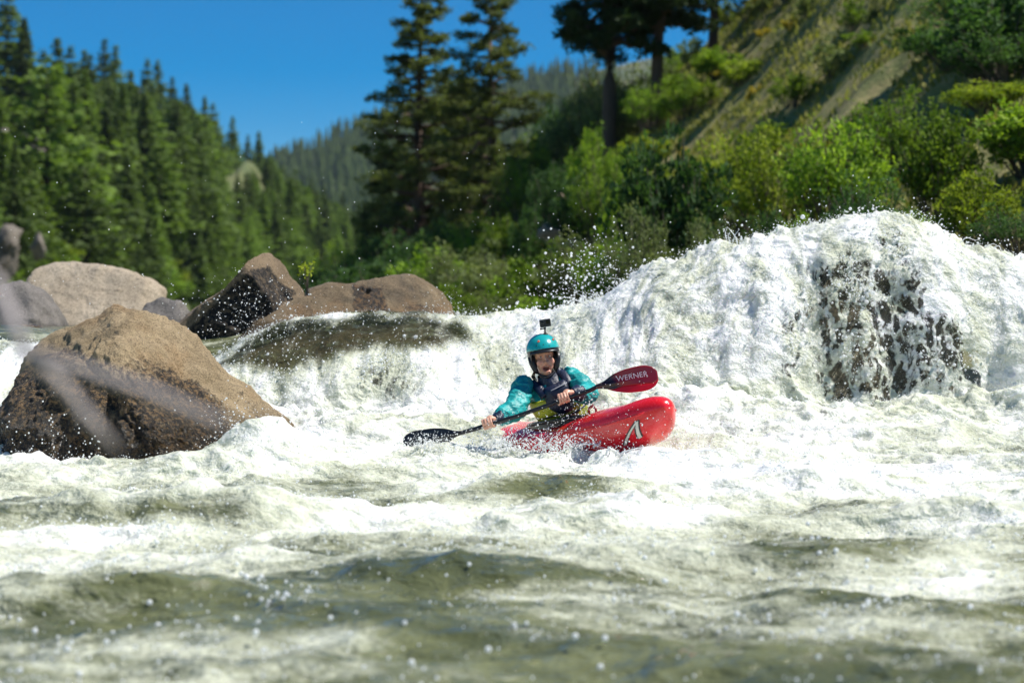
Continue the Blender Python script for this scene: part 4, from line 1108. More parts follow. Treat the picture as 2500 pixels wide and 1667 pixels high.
# cockpit rim
a = np.linspace(0, 2 * np.pi, 61)
def rim_pt(a, k=1.0, dz=0.0):
    s = 0.06 + 0.46 * k * np.cos(a); y = 0.225 * k * np.sin(a) * (1 - 0.12 * np.cos(a))
    b, kk, m, d = ksec(s)
    z = 0.285 + 0.02 * np.cos(a) + dz + 0 * y
    return np.stack([s, y, z], -1)
obj('cockpit_rim', MB().tube(rim_pt(a), [(0.020, 0.014)] * 61, 8, False).mesh('cockpit_rim'), M_BLACK, kay)
coam = []
A2, R2 = np.meshgrid(a[:-1], [0, 1], indexing='ij')
top = rim_pt(a[:-1]); bot = rim_pt(a[:-1], 1.04, -0.07)
n = len(top); ii = np.arange(n); jj = (ii + 1) % n
obj('cockpit_wall', build_mesh('cockpit_wall', np.vstack([top, bot]), np.stack([ii, jj, jj + n, ii + n], 1)), M_BLACK, kay)
# brand mark near the bow: cream tapering loop with a dark outline on the side facing the lens
def decal(name, poly_s_th, off, mat):
    """polygon strip in hull coordinates, draped on the hull"""
    V = []; F = []
    for quad in poly_s_th:
        m = 8; base = len(V)
        q = np.array(quad, dtype=float)
        for i in range(m + 1):
            for j in range(3):
                u = i / m; v = j / 2
                p = (1 - u) * ((1 - v) * q[0] + v * q[1]) + u * ((1 - v) * q[3] + v * q[2])
                w = khull(np.array(p[0]), np.array(p[1])); e = 1e-3
                ds = khull(np.array(p[0] + e), np.array(p[1])) - w; dt = khull(np.array(p[0]), np.array(p[1] + e)) - w
                nn = nrm(np.cross(dt, ds));
                if nn[1] > 0: nn = -nn
                V.append(w + nn * off)
        for i in range(m):
            for j in range(2):
                k = base + i * 3 + j; F.append([k, k + 1, k + 4, k + 3])
    return obj(name, build_mesh(name, np.array(V), np.array(F)), mat, kay)
TH = -math.pi + 0.30      # just below the starboard sheer
def TQ(s0, t0, s1, t1, w0, w1): return [(s0 - w0, t0), (s0 + w0, t0), (s1 + w1, t1), (s1 - w1, t1)]
apex = (1.07, -math.pi + 0.22)
decal('emblem_outline', [TQ(apex[0], apex[1] - 0.05, 0.90, TH + 0.72, 0.017, 0.026), TQ(apex[0], apex[1] - 0.05, 1.04, TH + 0.70, 0.017, 0.023)], 0.003, M_DKLINE)
decal('emblem', [TQ(apex[0], apex[1] - 0.01, 0.90, TH + 0.72, 0.008, 0.015), TQ(apex[0], apex[1] - 0.01, 1.04, TH + 0.70, 0.008, 0.013)], 0.005, M_CREAM)

# ================================================================== paddler
M_SKIN = None
def skin_mat():
    t = NT('skin'); c = t.attr('skin').outputs['Color']
    n = t.noise(t.coord(), 60, 4)
    c = t.mixc(t.math('MULTIPLY', n, 0.25), c, (0.62, 0.24, 0.14))
    return t.done(t.bsdf(Base_Color=c, Roughness=0.38, Subsurface_Weight=0.06, Subsurface_Radius=(0.01, 0.004, 0.002), Subsurface_Scale=0.5))
M_SKIN = skin_mat()
def cloth(name, col, rough=0.45, dark=0.7):
    t = NT(name); v = t.coord()
    n = t.noise(v, 9, 5, 0.6, 0.8); n2 = t.noise(v, 40, 4, 0.7)
    c = t.mixc(t.ramp(n, 0.35, 0.6), tuple(x * dark for x in col), col)
    spots = t.ramp(t.noise(v, 55, 2), 0.66, 0.72)
    return t.done(t.bsdf(Base_Color=c, Roughness=t.mixf(spots, rough, 0.1), Normal=t.bump(t.math('ADD', n, t.math('MULTIPLY', n2, 0.25)), 0.7, 0.02)))
M_TEAL = cloth('teal_drytop', (0.012, 0.36, 0.35)); M_NAVY = cloth('navy_cloth', (0.012, 0.018, 0.045), 0.4); M_LIME = cloth('lime_cloth', (0.46, 0.47, 0.02)); M_OLIVE = cloth('olive_cloth', (0.27, 0.28, 0.02))
M_HELM = simple_mat('teal_helmet', (0.010, 0.34, 0.34), 0.25, 0.08, 12, Coat_Weight=0.5); M_GREY = simple_mat('grey_piping', (0.45, 0.45, 0.47), 0.5)
M_ORANGE = simple_mat('orange_rivet', (0.75, 0.13, 0.06), 0.35); M_WHITE = simple_mat('white_print', (0.75, 0.75, 0.76), 0.5, 0.05)
M_HAIR = simple_mat('hair', (0.10, 0.06, 0.03), 0.5, 0.4, 80); M_EYE = simple_mat('eye_white', (0.60, 0.56, 0.52), 0.3, 0.03); M_IRIS = simple_mat('iris', (0.05, 0.06, 0.06), 0.1)
M_LENS = simple_mat('lens_glass', (0.004, 0.004, 0.006), 0.05); M_CARBON = simple_mat('black_carbon', (0.014, 0.014, 0.016), 0.28, 0.3, 90, 0.2, 0.001)

HC = P(1328, 872, 14.40)
hz = nrm([-0.150, -0.06, 1.0]); hy = nrm(np.array([0.10, -1.0, 0]) - hz * (np.array([0.10, -1.0, 0]) @ hz)); hx = np.cross(hy, hz)      # face looks along hy; hx is the lens-right side
HA = np.array([hx, hy, hz])
def h2w(p): return HC + np.asarray(p, dtype=float) @ HA
PEL = P(1392, 1052, 14.52); NECK = P(1338, 926, 14.42)
chest_f = nrm([0.22, -0.97, 0.0]); sp = nrm(NECK - PEL); cx_ = nrm(np.cross(sp, chest_f)) * -1
if cx_[0] < 0: cx_ = -cx_
cf = nrm(np.cross(cx_, sp));
if cf[1] > 0: cf = -cf
SH_R = P(1276, 944, 14.40); EL_R = P(1258, 1000, 14.22); WR_R = P(1208, 1024, 14.03); HD_R = P(1192, 1038, 13.98)      # her right arm (left in the picture)
SH_L = P(1394, 922, 14.46); EL_L = P(1440, 962, 14.25); WR_L = P(1396, 959, 14.02); HD_L = P(1376, 970, 13.97)
# paddle line through both hands
SHAFT_A = P(1150, 1050, 13.97); SHAFT_B = P(1440, 953, 13.95)
sh_ax = nrm(SHAFT_B - SHAFT_A)
def on_shaft(p): return SHAFT_A + sh_ax * ((p - SHAFT_A) @ sh_ax)
HD_R = on_shaft(HD_R); HD_L = on_shaft(HD_L)

def torso(mb, grow, t0=0.0, t1=1.0, n=14, back=0.0):
    ts = np.linspace(t0, t1, n)
    w = np.interp(ts, [0, 0.3, 0.6, 0.82, 0.93, 1.0], [0.155, 0.150, 0.170, 0.165, 0.12, 0.07]) + grow
    d = np.interp(ts, [0, 0.3, 0.6, 0.82, 0.93, 1.0], [0.115, 0.110, 0.120, 0.105, 0.085, 0.065]) + grow
    pts = PEL + (NECK - PEL) * ts[:, None]
    th = np.linspace(0, 2 * np.pi, 28, endpoint=False)
    V = pts[:, None, :] + cx_ * (np.sign(np.cos(th)) * np.abs(np.cos(th)) ** 0.8)[None, :, None] * w[:, None, None] + cf * np.sin(th)[None, :, None] * d[:, None, None]
    m = len(th); i = np.arange(n - 1)[:, None] * m; j = np.arange(m)[None, :]; k = (j + 1) % m
    F = np.stack([i + j, i + k, i + m + k, i + m + j], -1).reshape(-1, 4)
    V = np.vstack([V.reshape(-1, 3), pts[:1], pts[-1:]]); jj = np.arange(m); kk = (jj + 1) % m
    mb.add(V, F, np.vstack([np.stack([np.full(m, n * m), kk, jj], 1), np.stack([np.full(m, n * m + 1), (n - 1) * m + jj, (n - 1) * m + kk], 1)]))
def bez(a, b, c, n=9):
    t = np.linspace(0, 1, n)[:, None]; m = 2 * b - 0.5 * (a + c)
    m = b * 0.75 + m * 0.25
    return (1 - t) ** 2 * a + 2 * t * (1 - t) * m + t ** 2 * c
def limb(mb, a, b, c, ra, rb, rc):
    p1 = a + (b - a) * np.linspace(0, 1, 7)[:, None]; p2 = b + (c - b) * np.linspace(0, 1, 7)[:, None]
    pts = np.vstack([p1, p2[1:]])
    k = np.array([0.25, 0.5, 0.25]); q = pts.copy()
    for _ in range(2):
        q[1:-1] = 0.25 * q[:-2] + 0.5 * q[1:-1] + 0.25 * q[2:]
    mb.tube(q, np.interp(np.linspace(0, 1, 13), [0, 0.5, 1], [ra, rb, rc]), 14)
    mb.ell(a, (ra,) * 3, None, 14, 8); mb.ell(c, (rc * 0.98,) * 3, None, 14, 8)
def hand(mb, C, inner, wrist):
    """fist closed round the shaft at C; inner = unit vector along the shaft towards the body centre (thumb side)"""
    up = nrm(np.array([0, 0, 1]) - sh_ax * sh_ax[2]); fr = nrm(np.cross(sh_ax, up));
    if fr[1] > 0: fr = -fr       # fr points to the lens
    def cp(ang, r, al): return C + inner * al + fr * (r * math.cos(ang)) + up * (r * math.sin(ang))
    D2 = math.radians
    knuck = []
    for i, (al, ln) in enumerate([(0.030, 1.0), (0.010, 1.08), (-0.011, 1.02), (-0.031, 0.86)]):
        r0 = 0.0088 if i < 3 else 0.0076
        K = cp(D2(112), 0.042, al)
        pts = np.array([K, cp(D2(62), 0.043 * ln ** 0.5, al), cp(D2(18), 0.036 * ln ** 0.5, al), cp(D2(-28), 0.029, al), cp(D2(-80 * ln), 0.027, al + 0.002), cp(D2(-125 * ln), 0.0265, al + 0.003)])
        mb.tube(pts, [r0 * 1.12, r0 * 1.06, r0, r0 * 0.97, r0 * 0.9, r0 * 0.75], 8); mb.ell(pts[-1], (r0 * 0.78,) * 3, None, 8, 5); mb.ell(K, (r0 * 1.2,) * 3, None, 8, 5)
        knuck.append(K)
    # palm between knuckles and wrist
    kc = np.mean(knuck, 0)
    for al in (0.028, 0.009, -0.011, -0.029):
        K = cp(D2(118), 0.040, al)
        mb.tube(np.array([K, K * 0.55 + (wrist + inner * al * 0.6) * 0.45, wrist + inner * al * 0.5]), [0.0125, 0.0155, 0.0165], 8)
    mb.ell(kc * 0.5 + wrist * 0.5, (0.034, 0.024, 0.03), None, 12, 8)
    # thumb: leaves the side of the palm, passes under the shaft on the body side
    tb = kc * 0.45 + wrist * 0.55 + inner * 0.026
    pts = np.array([tb, cp(D2(165), 0.034, 0.046), cp(D2(205), 0.029, 0.050), cp(D2(258), 0.027, 0.046), cp(D2(300), 0.027, 0.040)])
    mb.tube(pts, [0.0135, 0.0115, 0.0105, 0.0095, 0.008], 8); mb.ell(pts[-1], (0.008,) * 3, None, 8, 5)

def build_person():
    root = empty('person', PEL)
    set_props(root, 'kayaker in teal dry top, navy life vest and teal helmet, mouth open, gripping the paddle', 'person')
    o = PEL
    mb = MB()
    torso(mb, -0.012)
    limb(mb, SH_R, EL_R, WR_R, 0.052, 0.040, 0.026); limb(mb, SH_L, EL_L, WR_L, 0.052, 0.040, 0.026)
    mb.tube(np.array([NECK - sp * 0.05, NECK * 0.5 + h2w((0, -0.02, -0.07)) * 0.5, h2w((0, -0.02, -0.04))]), [0.062, 0.055, 0.055], 14)
    # legs stretched forward inside the boat
    for sgn in (-1, 1):
        a = k2w(np.array([-0.12, 0.09 * sgn, 0.14])); b = k2w(np.array([0.36, 0.15 * sgn, 0.19])); c = k2w(np.array([0.72, 0.10 * sgn, 0.12]))
        limb(mb, a, b, c, 0.075, 0.055, 0.04)
    mb.ell(k2w(np.array([-0.10, 0, 0.16])), (0.15, 0.12, 0.10), None, 16, 10)
    mb.tube(np.array([k2w(np.array([-0.10, 0, 0.16])), PEL]), [0.11, 0.12], 14)
    # head
    E = lambda c, r: mb.ell(h2w(c), r, HA, 26, 18)
    E((0, -0.015, 0.035), (0.076, 0.092, 0.092)); E((0, 0.018, -0.045), (0.062, 0.066, 0.075)); E((0, 0.034, -0.103), (0.034, 0.040, 0.030))
    E((-0.036, 0.052, -0.032), (0.030, 0.026, 0.032)); E((0.036, 0.052, -0.032), (0.030, 0.026, 0.032))
    E((0, 0.070, 0.030), (0.050, 0.016, 0.014))
    mb.tube(np.array([h2w((0, 0.078, 0.020)), h2w((0, 0.092, -0.006)), h2w((0, 0.104, -0.026)), h2w((0, 0.088, -0.036))]), [0.0085, 0.011, 0.0135, 0.010], 10)
    E((-0.013, 0.086, -0.031), (0.010, 0.011, 0.008)); E((0.013, 0.086, -0.031), (0.010, 0.011, 0.008))
    E((0, 0.074, -0.052), (0.030, 0.014, 0.008)); E((0, 0.066, -0.100), (0.024, 0.014, 0.009))
    for sgn in (-1, 1): E((0.074 * sgn, -0.012, -0.01), (0.010, 0.018, 0.030))
    hand(mb, HD_R, sh_ax, WR_R); hand(mb, HD_L, -sh_ax, WR_L)
    me = remeshed(mb, 'body', 0.0045, 2)
    V = get_co(me)
    L = (V - HC) @ HA.T
    near = (np.abs(L) < 0.2).all(1)
    col = np.tile(np.array([0.66, 0.36, 0.245]), (len(V), 1))
    # open mouth, eye sockets
    fm = near & (L[:, 1] > 0.03)
    q = ((L[:, 0] - 0.002) / 0.024) ** 2 + ((L[:, 2] + 0.075) / 0.0175) ** 2
    dep = np.where(fm, np.exp(-np.clip(q, 0, 9) ** 1.6), 0)
    L[:, 1] -= 0.030 * dep
    lip = np.where(fm, np.exp(-((np.sqrt(q) - 1.25) / 0.25) ** 2), 0)
    col = col * (1 - 0.6 * lip[:, None]) + np.array([0.50, 0.14, 0.11]) * 0.6 * lip[:, None]
    ins = np.where(fm, sstep(1.15, 0.75, q), 0)
    col = col * (1 - ins[:, None]) + np.array([0.10, 0.012, 0.012]) * ins[:, None]
    teeth = np.where(fm & (q < 0.9) & (L[:, 2] > -0.067), 0.75, 0)
    col = col * (1 - teeth[:, None]) + np.array([0.7, 0.66, 0.58]) * teeth[:, None]
    for ex in (-0.031, 0.031):
        e = ((L[:, 0] - ex) / 0.019) ** 2 + ((L[:, 2] - 0.008) / 0.011) ** 2
        k = np.where(fm, np.exp(-e), 0); L[:, 1] -= 0.006 * k
        b = np.where(fm, np.exp(-((L[:, 0] - ex) / 0.02) ** 2 - ((L[:, 2] - 0.026 + 6 * (L[:, 0] - ex) ** 2) / 0.0045) ** 2), 0)
        col = col * (1 - 0.55 * b[:, None]) + np.array([0.16, 0.09, 0.05]) * 0.55 * b[:, None]
        sh = np.where(fm, np.exp(-(np.sqrt(e) - 1.0) ** 2 / 0.1), 0) * 0.32  # eyelid shading painted into the skin colour
        col = col * (1 - sh[:, None]) + np.array([0.40, 0.16, 0.11]) * sh[:, None]
        ck = np.where(fm, np.exp(-((L[:, 0] - ex * 1.3) / 0.025) ** 2 - ((L[:, 2] + 0.035) / 0.022) ** 2), 0) * 0.45
        col = col * (1 - ck[:, None]) + np.array([0.62, 0.22, 0.14]) * ck[:, None]
    V = np.where(near[:, None], HC + L @ HA, V)
    set_co(me, V - o)
    attr(me, 'skin', col, 'FLOAT_COLOR')
    body = obj('body', me, M_SKIN, root)
    # eyes
    for ex in (-0.031, 0.031):
        eb = obj('eyeball', MB().ell(h2w((ex, 0.0690, 0.008)) - o, (0.0095, 0.0090, 0.0055), HA, 16, 10).mesh('eyeball'), M_EYE, root)
        obj('iris', MB().ell(h2w((ex + 0.003, 0.0770, 0.009)) - o, (0.0042, 0.0026, 0.0042), HA, 12, 8).mesh('iris'), M_IRIS, eb)
    # ---- dry top
    mb = MB(); torso(mb, 0.010, 0.18, 0.97)
    def sleeve(sh, el, wr, r):
        limb(mb, sh, el, el * 0.35 + wr * 0.65, r[0], r[1], r[2])
    sleeve(SH_R, EL_R, WR_R, (0.082, 0.088, 0.066)); sleeve(SH_L, EL_L, WR_L, (0.080, 0.080, 0.058))
    me = remeshed(mb, 'dry_top', 0.007, 4)
    V = get_co(me); N = get_no(me)
    V += N * (0.012 * fbm(V[:, 0] * 9, V[:, 1] * 9, V[:, 2] * 16, 3, 300) + 0.017 * (ridged(V[:, 0] * 8 + V[:, 2] * 5, V[:, 1] * 8, V[:, 2] * 14, 3, 310) - 0.5))[:, None]
    set_co(me, V - o); obj('dry_top', me, M_TEAL, root)
    for (el, wr, hd) in ((EL_R, WR_R, HD_R), (EL_L, WR_L, HD_L)):
        a = el * 0.42 + wr * 0.58; b = wr + nrm(wr - el) * 0.006
        t = np.linspace(0, 1, 9)[:, None]
        me = MB().tube(a + (b - a) * t - o, np.array([0.061, 0.063, 0.060, 0.054, 0.048, 0.044, 0.040, 0.036, 0.033]), 20, True).mesh('cuff')
        V = get_co(me); N = get_no(me); W = V + o
        V += N * (0.006 * fbm(W[:, 0] * 20, W[:, 1] * 20, W[:, 2] * 20, 2, 320))[:, None]; set_co(me, V)
        obj('cuff', me, M_NAVY, root)
    # collar / neck gasket
    nc = NECK + sp * 0.0
    obj('collar', MB().tube(np.array([NECK - sp * 0.045, NECK - sp * 0.01, NECK + sp * 0.02, NECK + sp * 0.045]) - o, [0.105, 0.088, 0.074, 0.066], 22, False).mesh('collar'), M_NAVY, root)
    # ---- life vest: lime shell round the ribs, navy front panel, shoulder straps
    def tz(t): return PEL + (NECK - PEL) * t
    mb = MB(); torso(mb, 0.032, 0.30, 0.78, 12)
    me = remeshed(mb, 'vest_shell', 0.007, 5); V = get_co(me); N = get_no(me)
    V += N * (0.006 * fbm(V[:, 0] * 14, V[:, 1] * 14, V[:, 2] * 14, 3, 330))[:, None]
    set_co(me, V - o); vest = obj('life_vest', me, M_LIME, root)
    # front panel: a padded block curving round the chest, tapering to a point at the belly
    def panel(name, prof, grow, thick, mat, par):
        ts = np.array([p[0] for p in prof]); hw = np.array([p[1] for p in prof]); mb = MB()
        t = np.linspace(ts.min(), ts.max(), 16); w = np.interp(t, ts, hw)
        u = np.linspace(-1, 1, 17)
        d0 = np.interp(t, [0, 0.3, 0.6, 0.82, 1.0], [0.115, 0.112, 0.122, 0.112, 0.10]) + grow
        W0 = np.interp(t, [0, 0.3, 0.6, 0.82, 1.0], [0.155, 0.15, 0.17, 0.165, 0.13]) + grow
        X = u[None, :] * w[:, None]
        Yd = d0[:, None] * np.sqrt(np.clip(1 - (X / W0[:, None]) ** 2, 0.05, 1))
        puff = thick * (1 - np.abs(u) ** 6)[None, :] * np.ones((16, 1)) * (1 - np.abs(np.linspace(-1, 1, 16)) ** 8)[:, None]
        base = tz(t[:, None, None]) + cx_ * X[..., None]
        outer = base + cf * (Yd + puff)[..., None]; inner = base + cf * (Yd - 0.02)[..., None]
        n, m = 16, 17; i = np.arange(n - 1)[:, None] * m; j = np.arange(m - 1)[None, :]
        Q = np.stack([i + j, i + j + 1, i + m + j + 1, i + m + j], -1).reshape(-1, 4); K = n * m
        rim = np.concatenate([np.arange(m), np.arange(1, n) * m + m - 1, (n - 1) * m + np.arange(m - 1)[::-1], (np.arange(1, n - 1) * m)[::-1]])
        r2 = np.roll(rim, -1)
        mb.add(np.vstack([outer.reshape(-1, 3), inner.reshape(-1, 3)]) - o, np.vstack([Q, Q[:, ::-1] + K, np.stack([rim, rim + K, r2 + K, r2], 1)]))
        return obj(name, mb.mesh(name), mat, par)
    panel('chest_panel', [(0.42, 0.040), (0.50, 0.070), (0.60, 0.102), (0.70, 0.110), (0.88, 0.098), (0.96, 0.080)], 0.034, 0.034, M_NAVY, root)
    # grey piping along the panel's top
    u = np.linspace(-0.6, 1, 12); X = u * 0.082
    pts = tz(np.full((12, 1), 0.915)) + cx_ * X[:, None] + cf * (0.110 + 0.034 + 0.030 - 1.5 * X ** 2)[:, None]
    obj('piping', MB().tube(pts - o, 0.0035, 6).mesh('piping'), M_GREY, root)
    for sgn in (-1, 1):
        pts = np.array([tz(0.84) + cx_ * 0.10 * sgn + cf * 0.135, tz(0.97) + cx_ * 0.105 * sgn + cf * 0.09, tz(1.03) + cx_ * 0.105 * sgn + cf * 0.02, tz(0.96) + cx_ * 0.11 * sgn - cf * 0.08])
        q = np.vstack([bez(pts[0], pts[1], pts[2], 7), bez(pts[2], pts[2] * 0.5 + pts[3] * 0.5 + sp * 0.02, pts[3], 6)[1:]])
        obj('shoulder_strap', MB().tube(q - o, [(0.034, 0.014)] * len(q), 10, True, up=cf).mesh('shoulder_strap'), M_NAVY, root)
    # small pale print on the chest panel (unreadable maker's mark)
    cen = tz(0.70) + cf * (0.119 + 0.034 + 0.036) + cx_ * 0.005
    mb = MB()
    for k, hgt in enumerate((0.5, 1.0, 0.55, 0.9, 0.5, 0.6)):
        mb.box(cen + cx_ * (k - 2.5) * 0.0085 + sp * (0.002 * (k % 2)) - o, (0.0028, 0.0015, 0.0055 * hgt), np.array([cx_, cf, sp]))
    obj('vest_print', mb.mesh('vest_print', False), M_WHITE, root)
    # side strap and webbing on the drytop
    for t_, wd in ((0.36, 0.009), (0.47, 0.007)):
        th = np.linspace(-0.1, math.pi + 0.1, 22)
        pts = tz(np.full((22, 1), t_)) + cx_ * (np.cos(th) * 0.192)[:, None] + cf * (np.sin(th) * 0.152)[:, None]
        obj('strap', MB().tube(pts - o, [(0.004, wd)] * 22, 8, True, up=sp).mesh('strap'), M_BLACK, root)
    # ---- spray skirt: deck sheet and tunnel
    a = np.linspace(0, 2 * np.pi, 48, endpoint=False); rings = []
    pel_k = np.array([(PEL - K_O) @ k_fwd, (PEL - K_O) @ k_left, 0.30])
    for f, hgt in ((1.02, -0.012), (1.0, 0.014), (0.86, 0.012), (0.66, 0.012), (0.48, 0.014)):
        r = rim_pt(a, f); r[:, 2] += hgt; c = np.array([-0.10, 0, 0]) * (1 - f); rings.append(k2w(r + c))
    m = len(a); V = np.vstack(rings); i = np.arange(len(rings) - 1)[:, None] * m; j = np.arange(m)[None, :]; k = (j + 1) % m
    sk = obj('spray_skirt', build_mesh('spray_skirt', V - o, np.stack([i + j, i + k, i + m + k, i + m + j], -1).reshape(-1, 4)), M_NAVY, root)
    mb = MB(); ts = np.linspace(-0.20, 0.42, 12)
    w = np.interp(ts, [-0.2, 0, 0.42], [0.22, 0.195, 0.185]); d = np.interp(ts, [-0.2, 0, 0.42], [0.19, 0.158, 0.150]); th = np.linspace(0, 2 * np.pi, 36, endpoint=False)
    V = tz(ts[:, None, None]) + cx_ * np.cos(th)[None, :, None] * w[:, None, None] + cf * np.sin(th)[None, :, None] * d[:, None, None]
    W = V.reshape(-1, 3); nn = fbm(W[:, 0] * 16, W[:, 1] * 16, W[:, 2] * 26, 3, 340)
    W = W + nrm(cf) * (0.012 * nn)[:, None]
    m = 36; i = np.arange(11)[:, None] * m; j = np.arange(m)[None, :]; k = (j + 1) % m
    obj('skirt_tunnel', build_mesh('skirt_tunnel', W - o, np.stack([i + j, i + k, i + m + k, i + m + j], -1).reshape(-1, 4)), M_OLIVE, root)
    # release loop at the front of the skirt, side cinch buckle
    lp = k2w(np.array([[0.50, -0.10, 0.30], [0.50, -0.10, 0.345], [0.47, -0.105, 0.372], [0.43, -0.11, 0.355], [0.42, -0.11, 0.31]]))
    obj('release_loop', MB().tube(lp - o, [(0.014, 0.006)] * 5, 8, True, up=k_left).mesh('release_loop'), M_REDSTRAP, root)
    bc = tz(0.02) - cx_ * 0.10 + cf * 0.150
    th = np.linspace(0, 2 * np.pi, 19)
    pts = bc + cx_ * (np.cos(th) * 0.017)[:, None] + sp * (np.sin(th) * 0.021)[:, None] + cf * 0.008
    obj('buckle', MB().tube(pts - o, 0.0055, 7, False).mesh('buckle'), M_BLACK, root)
    # ---- hair wisps at the neck
    for k, (x, y) in enumerate([(-0.062, -0.03), (-0.055, -0.035), (-0.066, -0.025), (0.060, -0.03), (0.066, -0.035), (0.070, -0.03)]):
        sg = -1 if x < 0 else 1
        pts = np.array([h2w((x, y, -0.05)), h2w((x + 0.010 * sg, y + 0.01, -0.09)), h2w((x + 0.018 * sg + 0.004 * k * sg, y + 0.015, -0.125)), h2w((x + 0.014 * sg, y + 0.02, -0.150 - 0.004 * k))])
        obj('hair_strand', MB().tube(pts - o, [0.009, 0.008, 0.006, 0.003], 6).mesh('hair_strand'), M_HAIR, root)
    # ---- helmet
    hc = np.array([0, -0.010, 0.048]); R = np.array([0.121, 0.138, 0.124])
    hel = None
    def shell(name, z_hi, z_lo, grow, mat, par, n=64, m=22, az0=-math.pi, az1=math.pi, thick=0.012):
        az = np.linspace(az0, az1, n); full = abs(az1 - az0 - 2 * math.pi) < 1e-6
        rows = []
        for v in np.linspace(0, 1, m):
            z = z_hi(az) * (1 - v) + z_lo(az) * v
            z = np.clip(z, -0.999, 0.9995)
            ang = np.arccos(z) if False else None
            rad = np.sqrt(np.clip(1 - z ** 2, 0, 1))
            below = np.where(z < 0, 0.985 + 0.10 * z, rad)       # sides run nearly straight down below the equator
            rad = np.where(z < 0, below, rad)
            rows.append(np.stack([hc[0] + (R[0] + grow) * rad * np.sin(az), hc[1] + (R[1] + grow) * rad * np.cos(az), hc[2] + (R[2] + grow) * z], 1))
        V = np.vstack(rows); K = len(V)
        c_in = hc + (V - hc) * (1 - thick / 0.125)
        Vw = h2w(np.vstack([V, c_in])) - o
        i = np.arange(m - 1)[:, None] * n; j = np.arange(n - 1)[None, :]
        Q = np.stack([i + j, i + j + 1, i + n + j + 1, i + n + j], -1).reshape(-1, 4)
        e1 = np.arange(n - 1); S = np.stack([(m - 1) * n + e1, (m - 1) * n + e1 + 1, (m - 1) * n + e1 + 1 + K, (m - 1) * n + e1 + K], 1)
        S0 = np.stack([e1 + 1, e1, e1 + K, e1 + 1 + K], 1)
        extra = [S, S0]
        if not full:
            r = np.arange(m - 1) * n
            extra += [np.stack([r, r + n, r + n + K, r + K], 1), np.stack([r + n - 1 + n, r + n - 1, r + n - 1 + K, r + n - 1 + n + K], 1)]
        return obj(name, build_mesh(name, Vw, np.vstack([Q, Q[:, ::-1] + K] + extra)), mat, par)
    fz = lambda az: 0.5 + 0.5 * np.cos(az)           # 1 at the front
    line = lambda az: 0.02 + 0.16 * fz(az) ** 2       # lower border of the teal
    edge = lambda az: np.where(np.abs(az) < 0.95, -0.02 - 0.02 * np.abs(az), -0.04 - 0.85 * sstep(0.95, 1.25, np.abs(az)))
    helm = shell('helmet', lambda az: 0.9995 + 0 * az, line, 0.0, M_HELM, root)
    shell('helmet_band', line, edge, -0.003, M_BLACK, helm, n=160)
    # visor peak
    az = np.linspace(-0.95, 0.95, 25); V = []
    for r_, z_ in ((1.0, 0.10), (1.09, 0.02), (1.12, -0.06), (1.0, -0.06), (0.96, 0.0)):
        V.append(np.stack([hc[0] + R[0] * r_ * np.sin(az), hc[1] + R[1] * r_ * np.cos(az), hc[2] + R[2] * (z_ + 0.02 * np.cos(az)) - 0.008 * (az / 0.95) ** 2], 1))
    V = h2w(np.vstack(V)) - o; n_ = 25; i = (np.arange(5) * n_)[:, None]; j = np.arange(n_ - 1)[None, :]; i2 = ((np.arange(5) + 1) % 5 * n_)[:, None]
    obj('visor', build_mesh('visor', V, np.stack([i + j, i + j + 1, i2 + j + 1, i2 + j], -1).reshape(-1, 4)), M_BLACK, helm)
    for (x, z) in ((-0.62, 0.58), (0.26, 0.62)):
        y = math.sqrt(max(0.05, 1 - x * x - z * z)); p = hc + R * np.array([x, y, z]) * 1.01
        obj('rivet', MB().ell(h2w(p) - o, (0.0095, 0.006, 0.0095), HA, 14, 8).mesh('rivet'), M_ORANGE, helm)
    for (x, z) in ((-0.30, 0.30), (0.02, 0.42), (0.42, 0.40)):
        y = math.sqrt(max(0.05, 1 - x * x - z * z)); p = hc + R * np.array([x, y, z]) * 1.0
        obj('vent_hole', MB().ell(h2w(p) - o, (0.004, 0.003, 0.004), HA, 10, 6).mesh('vent_hole'), M_BLACK, helm)
    # ear pads and chin strap
    for sgn in (-1, 1):
        pts = np.array([h2w((0.094 * sgn, 0.020, 0.02)), h2w((0.090 * sgn, 0.026, -0.03)), h2w((0.080 * sgn, 0.030, -0.075)), h2w((0.064 * sgn, 0.034, -0.105))])
        obj('ear_pad', MB().tube(pts - o, [(0.014, 0.026), (0.015, 0.026), (0.014, 0.020), (0.009, 0.011)], 12, True, up=hx).mesh('ear_pad'), M_BLACK, helm)
    th = np.linspace(-1, 1, 15)
    pts = np.stack([0.066 * th, 0.030 + 0.038 * (1 - th ** 2), -0.102 - 0.038 * (1 - th ** 2)], 1)
    obj('chin_strap', MB().tube(h2w(pts) - o, [(0.004, 0.009)] * 15, 8, True).mesh('chin_strap'), M_BLACK, helm)
    return root
person = build_person()

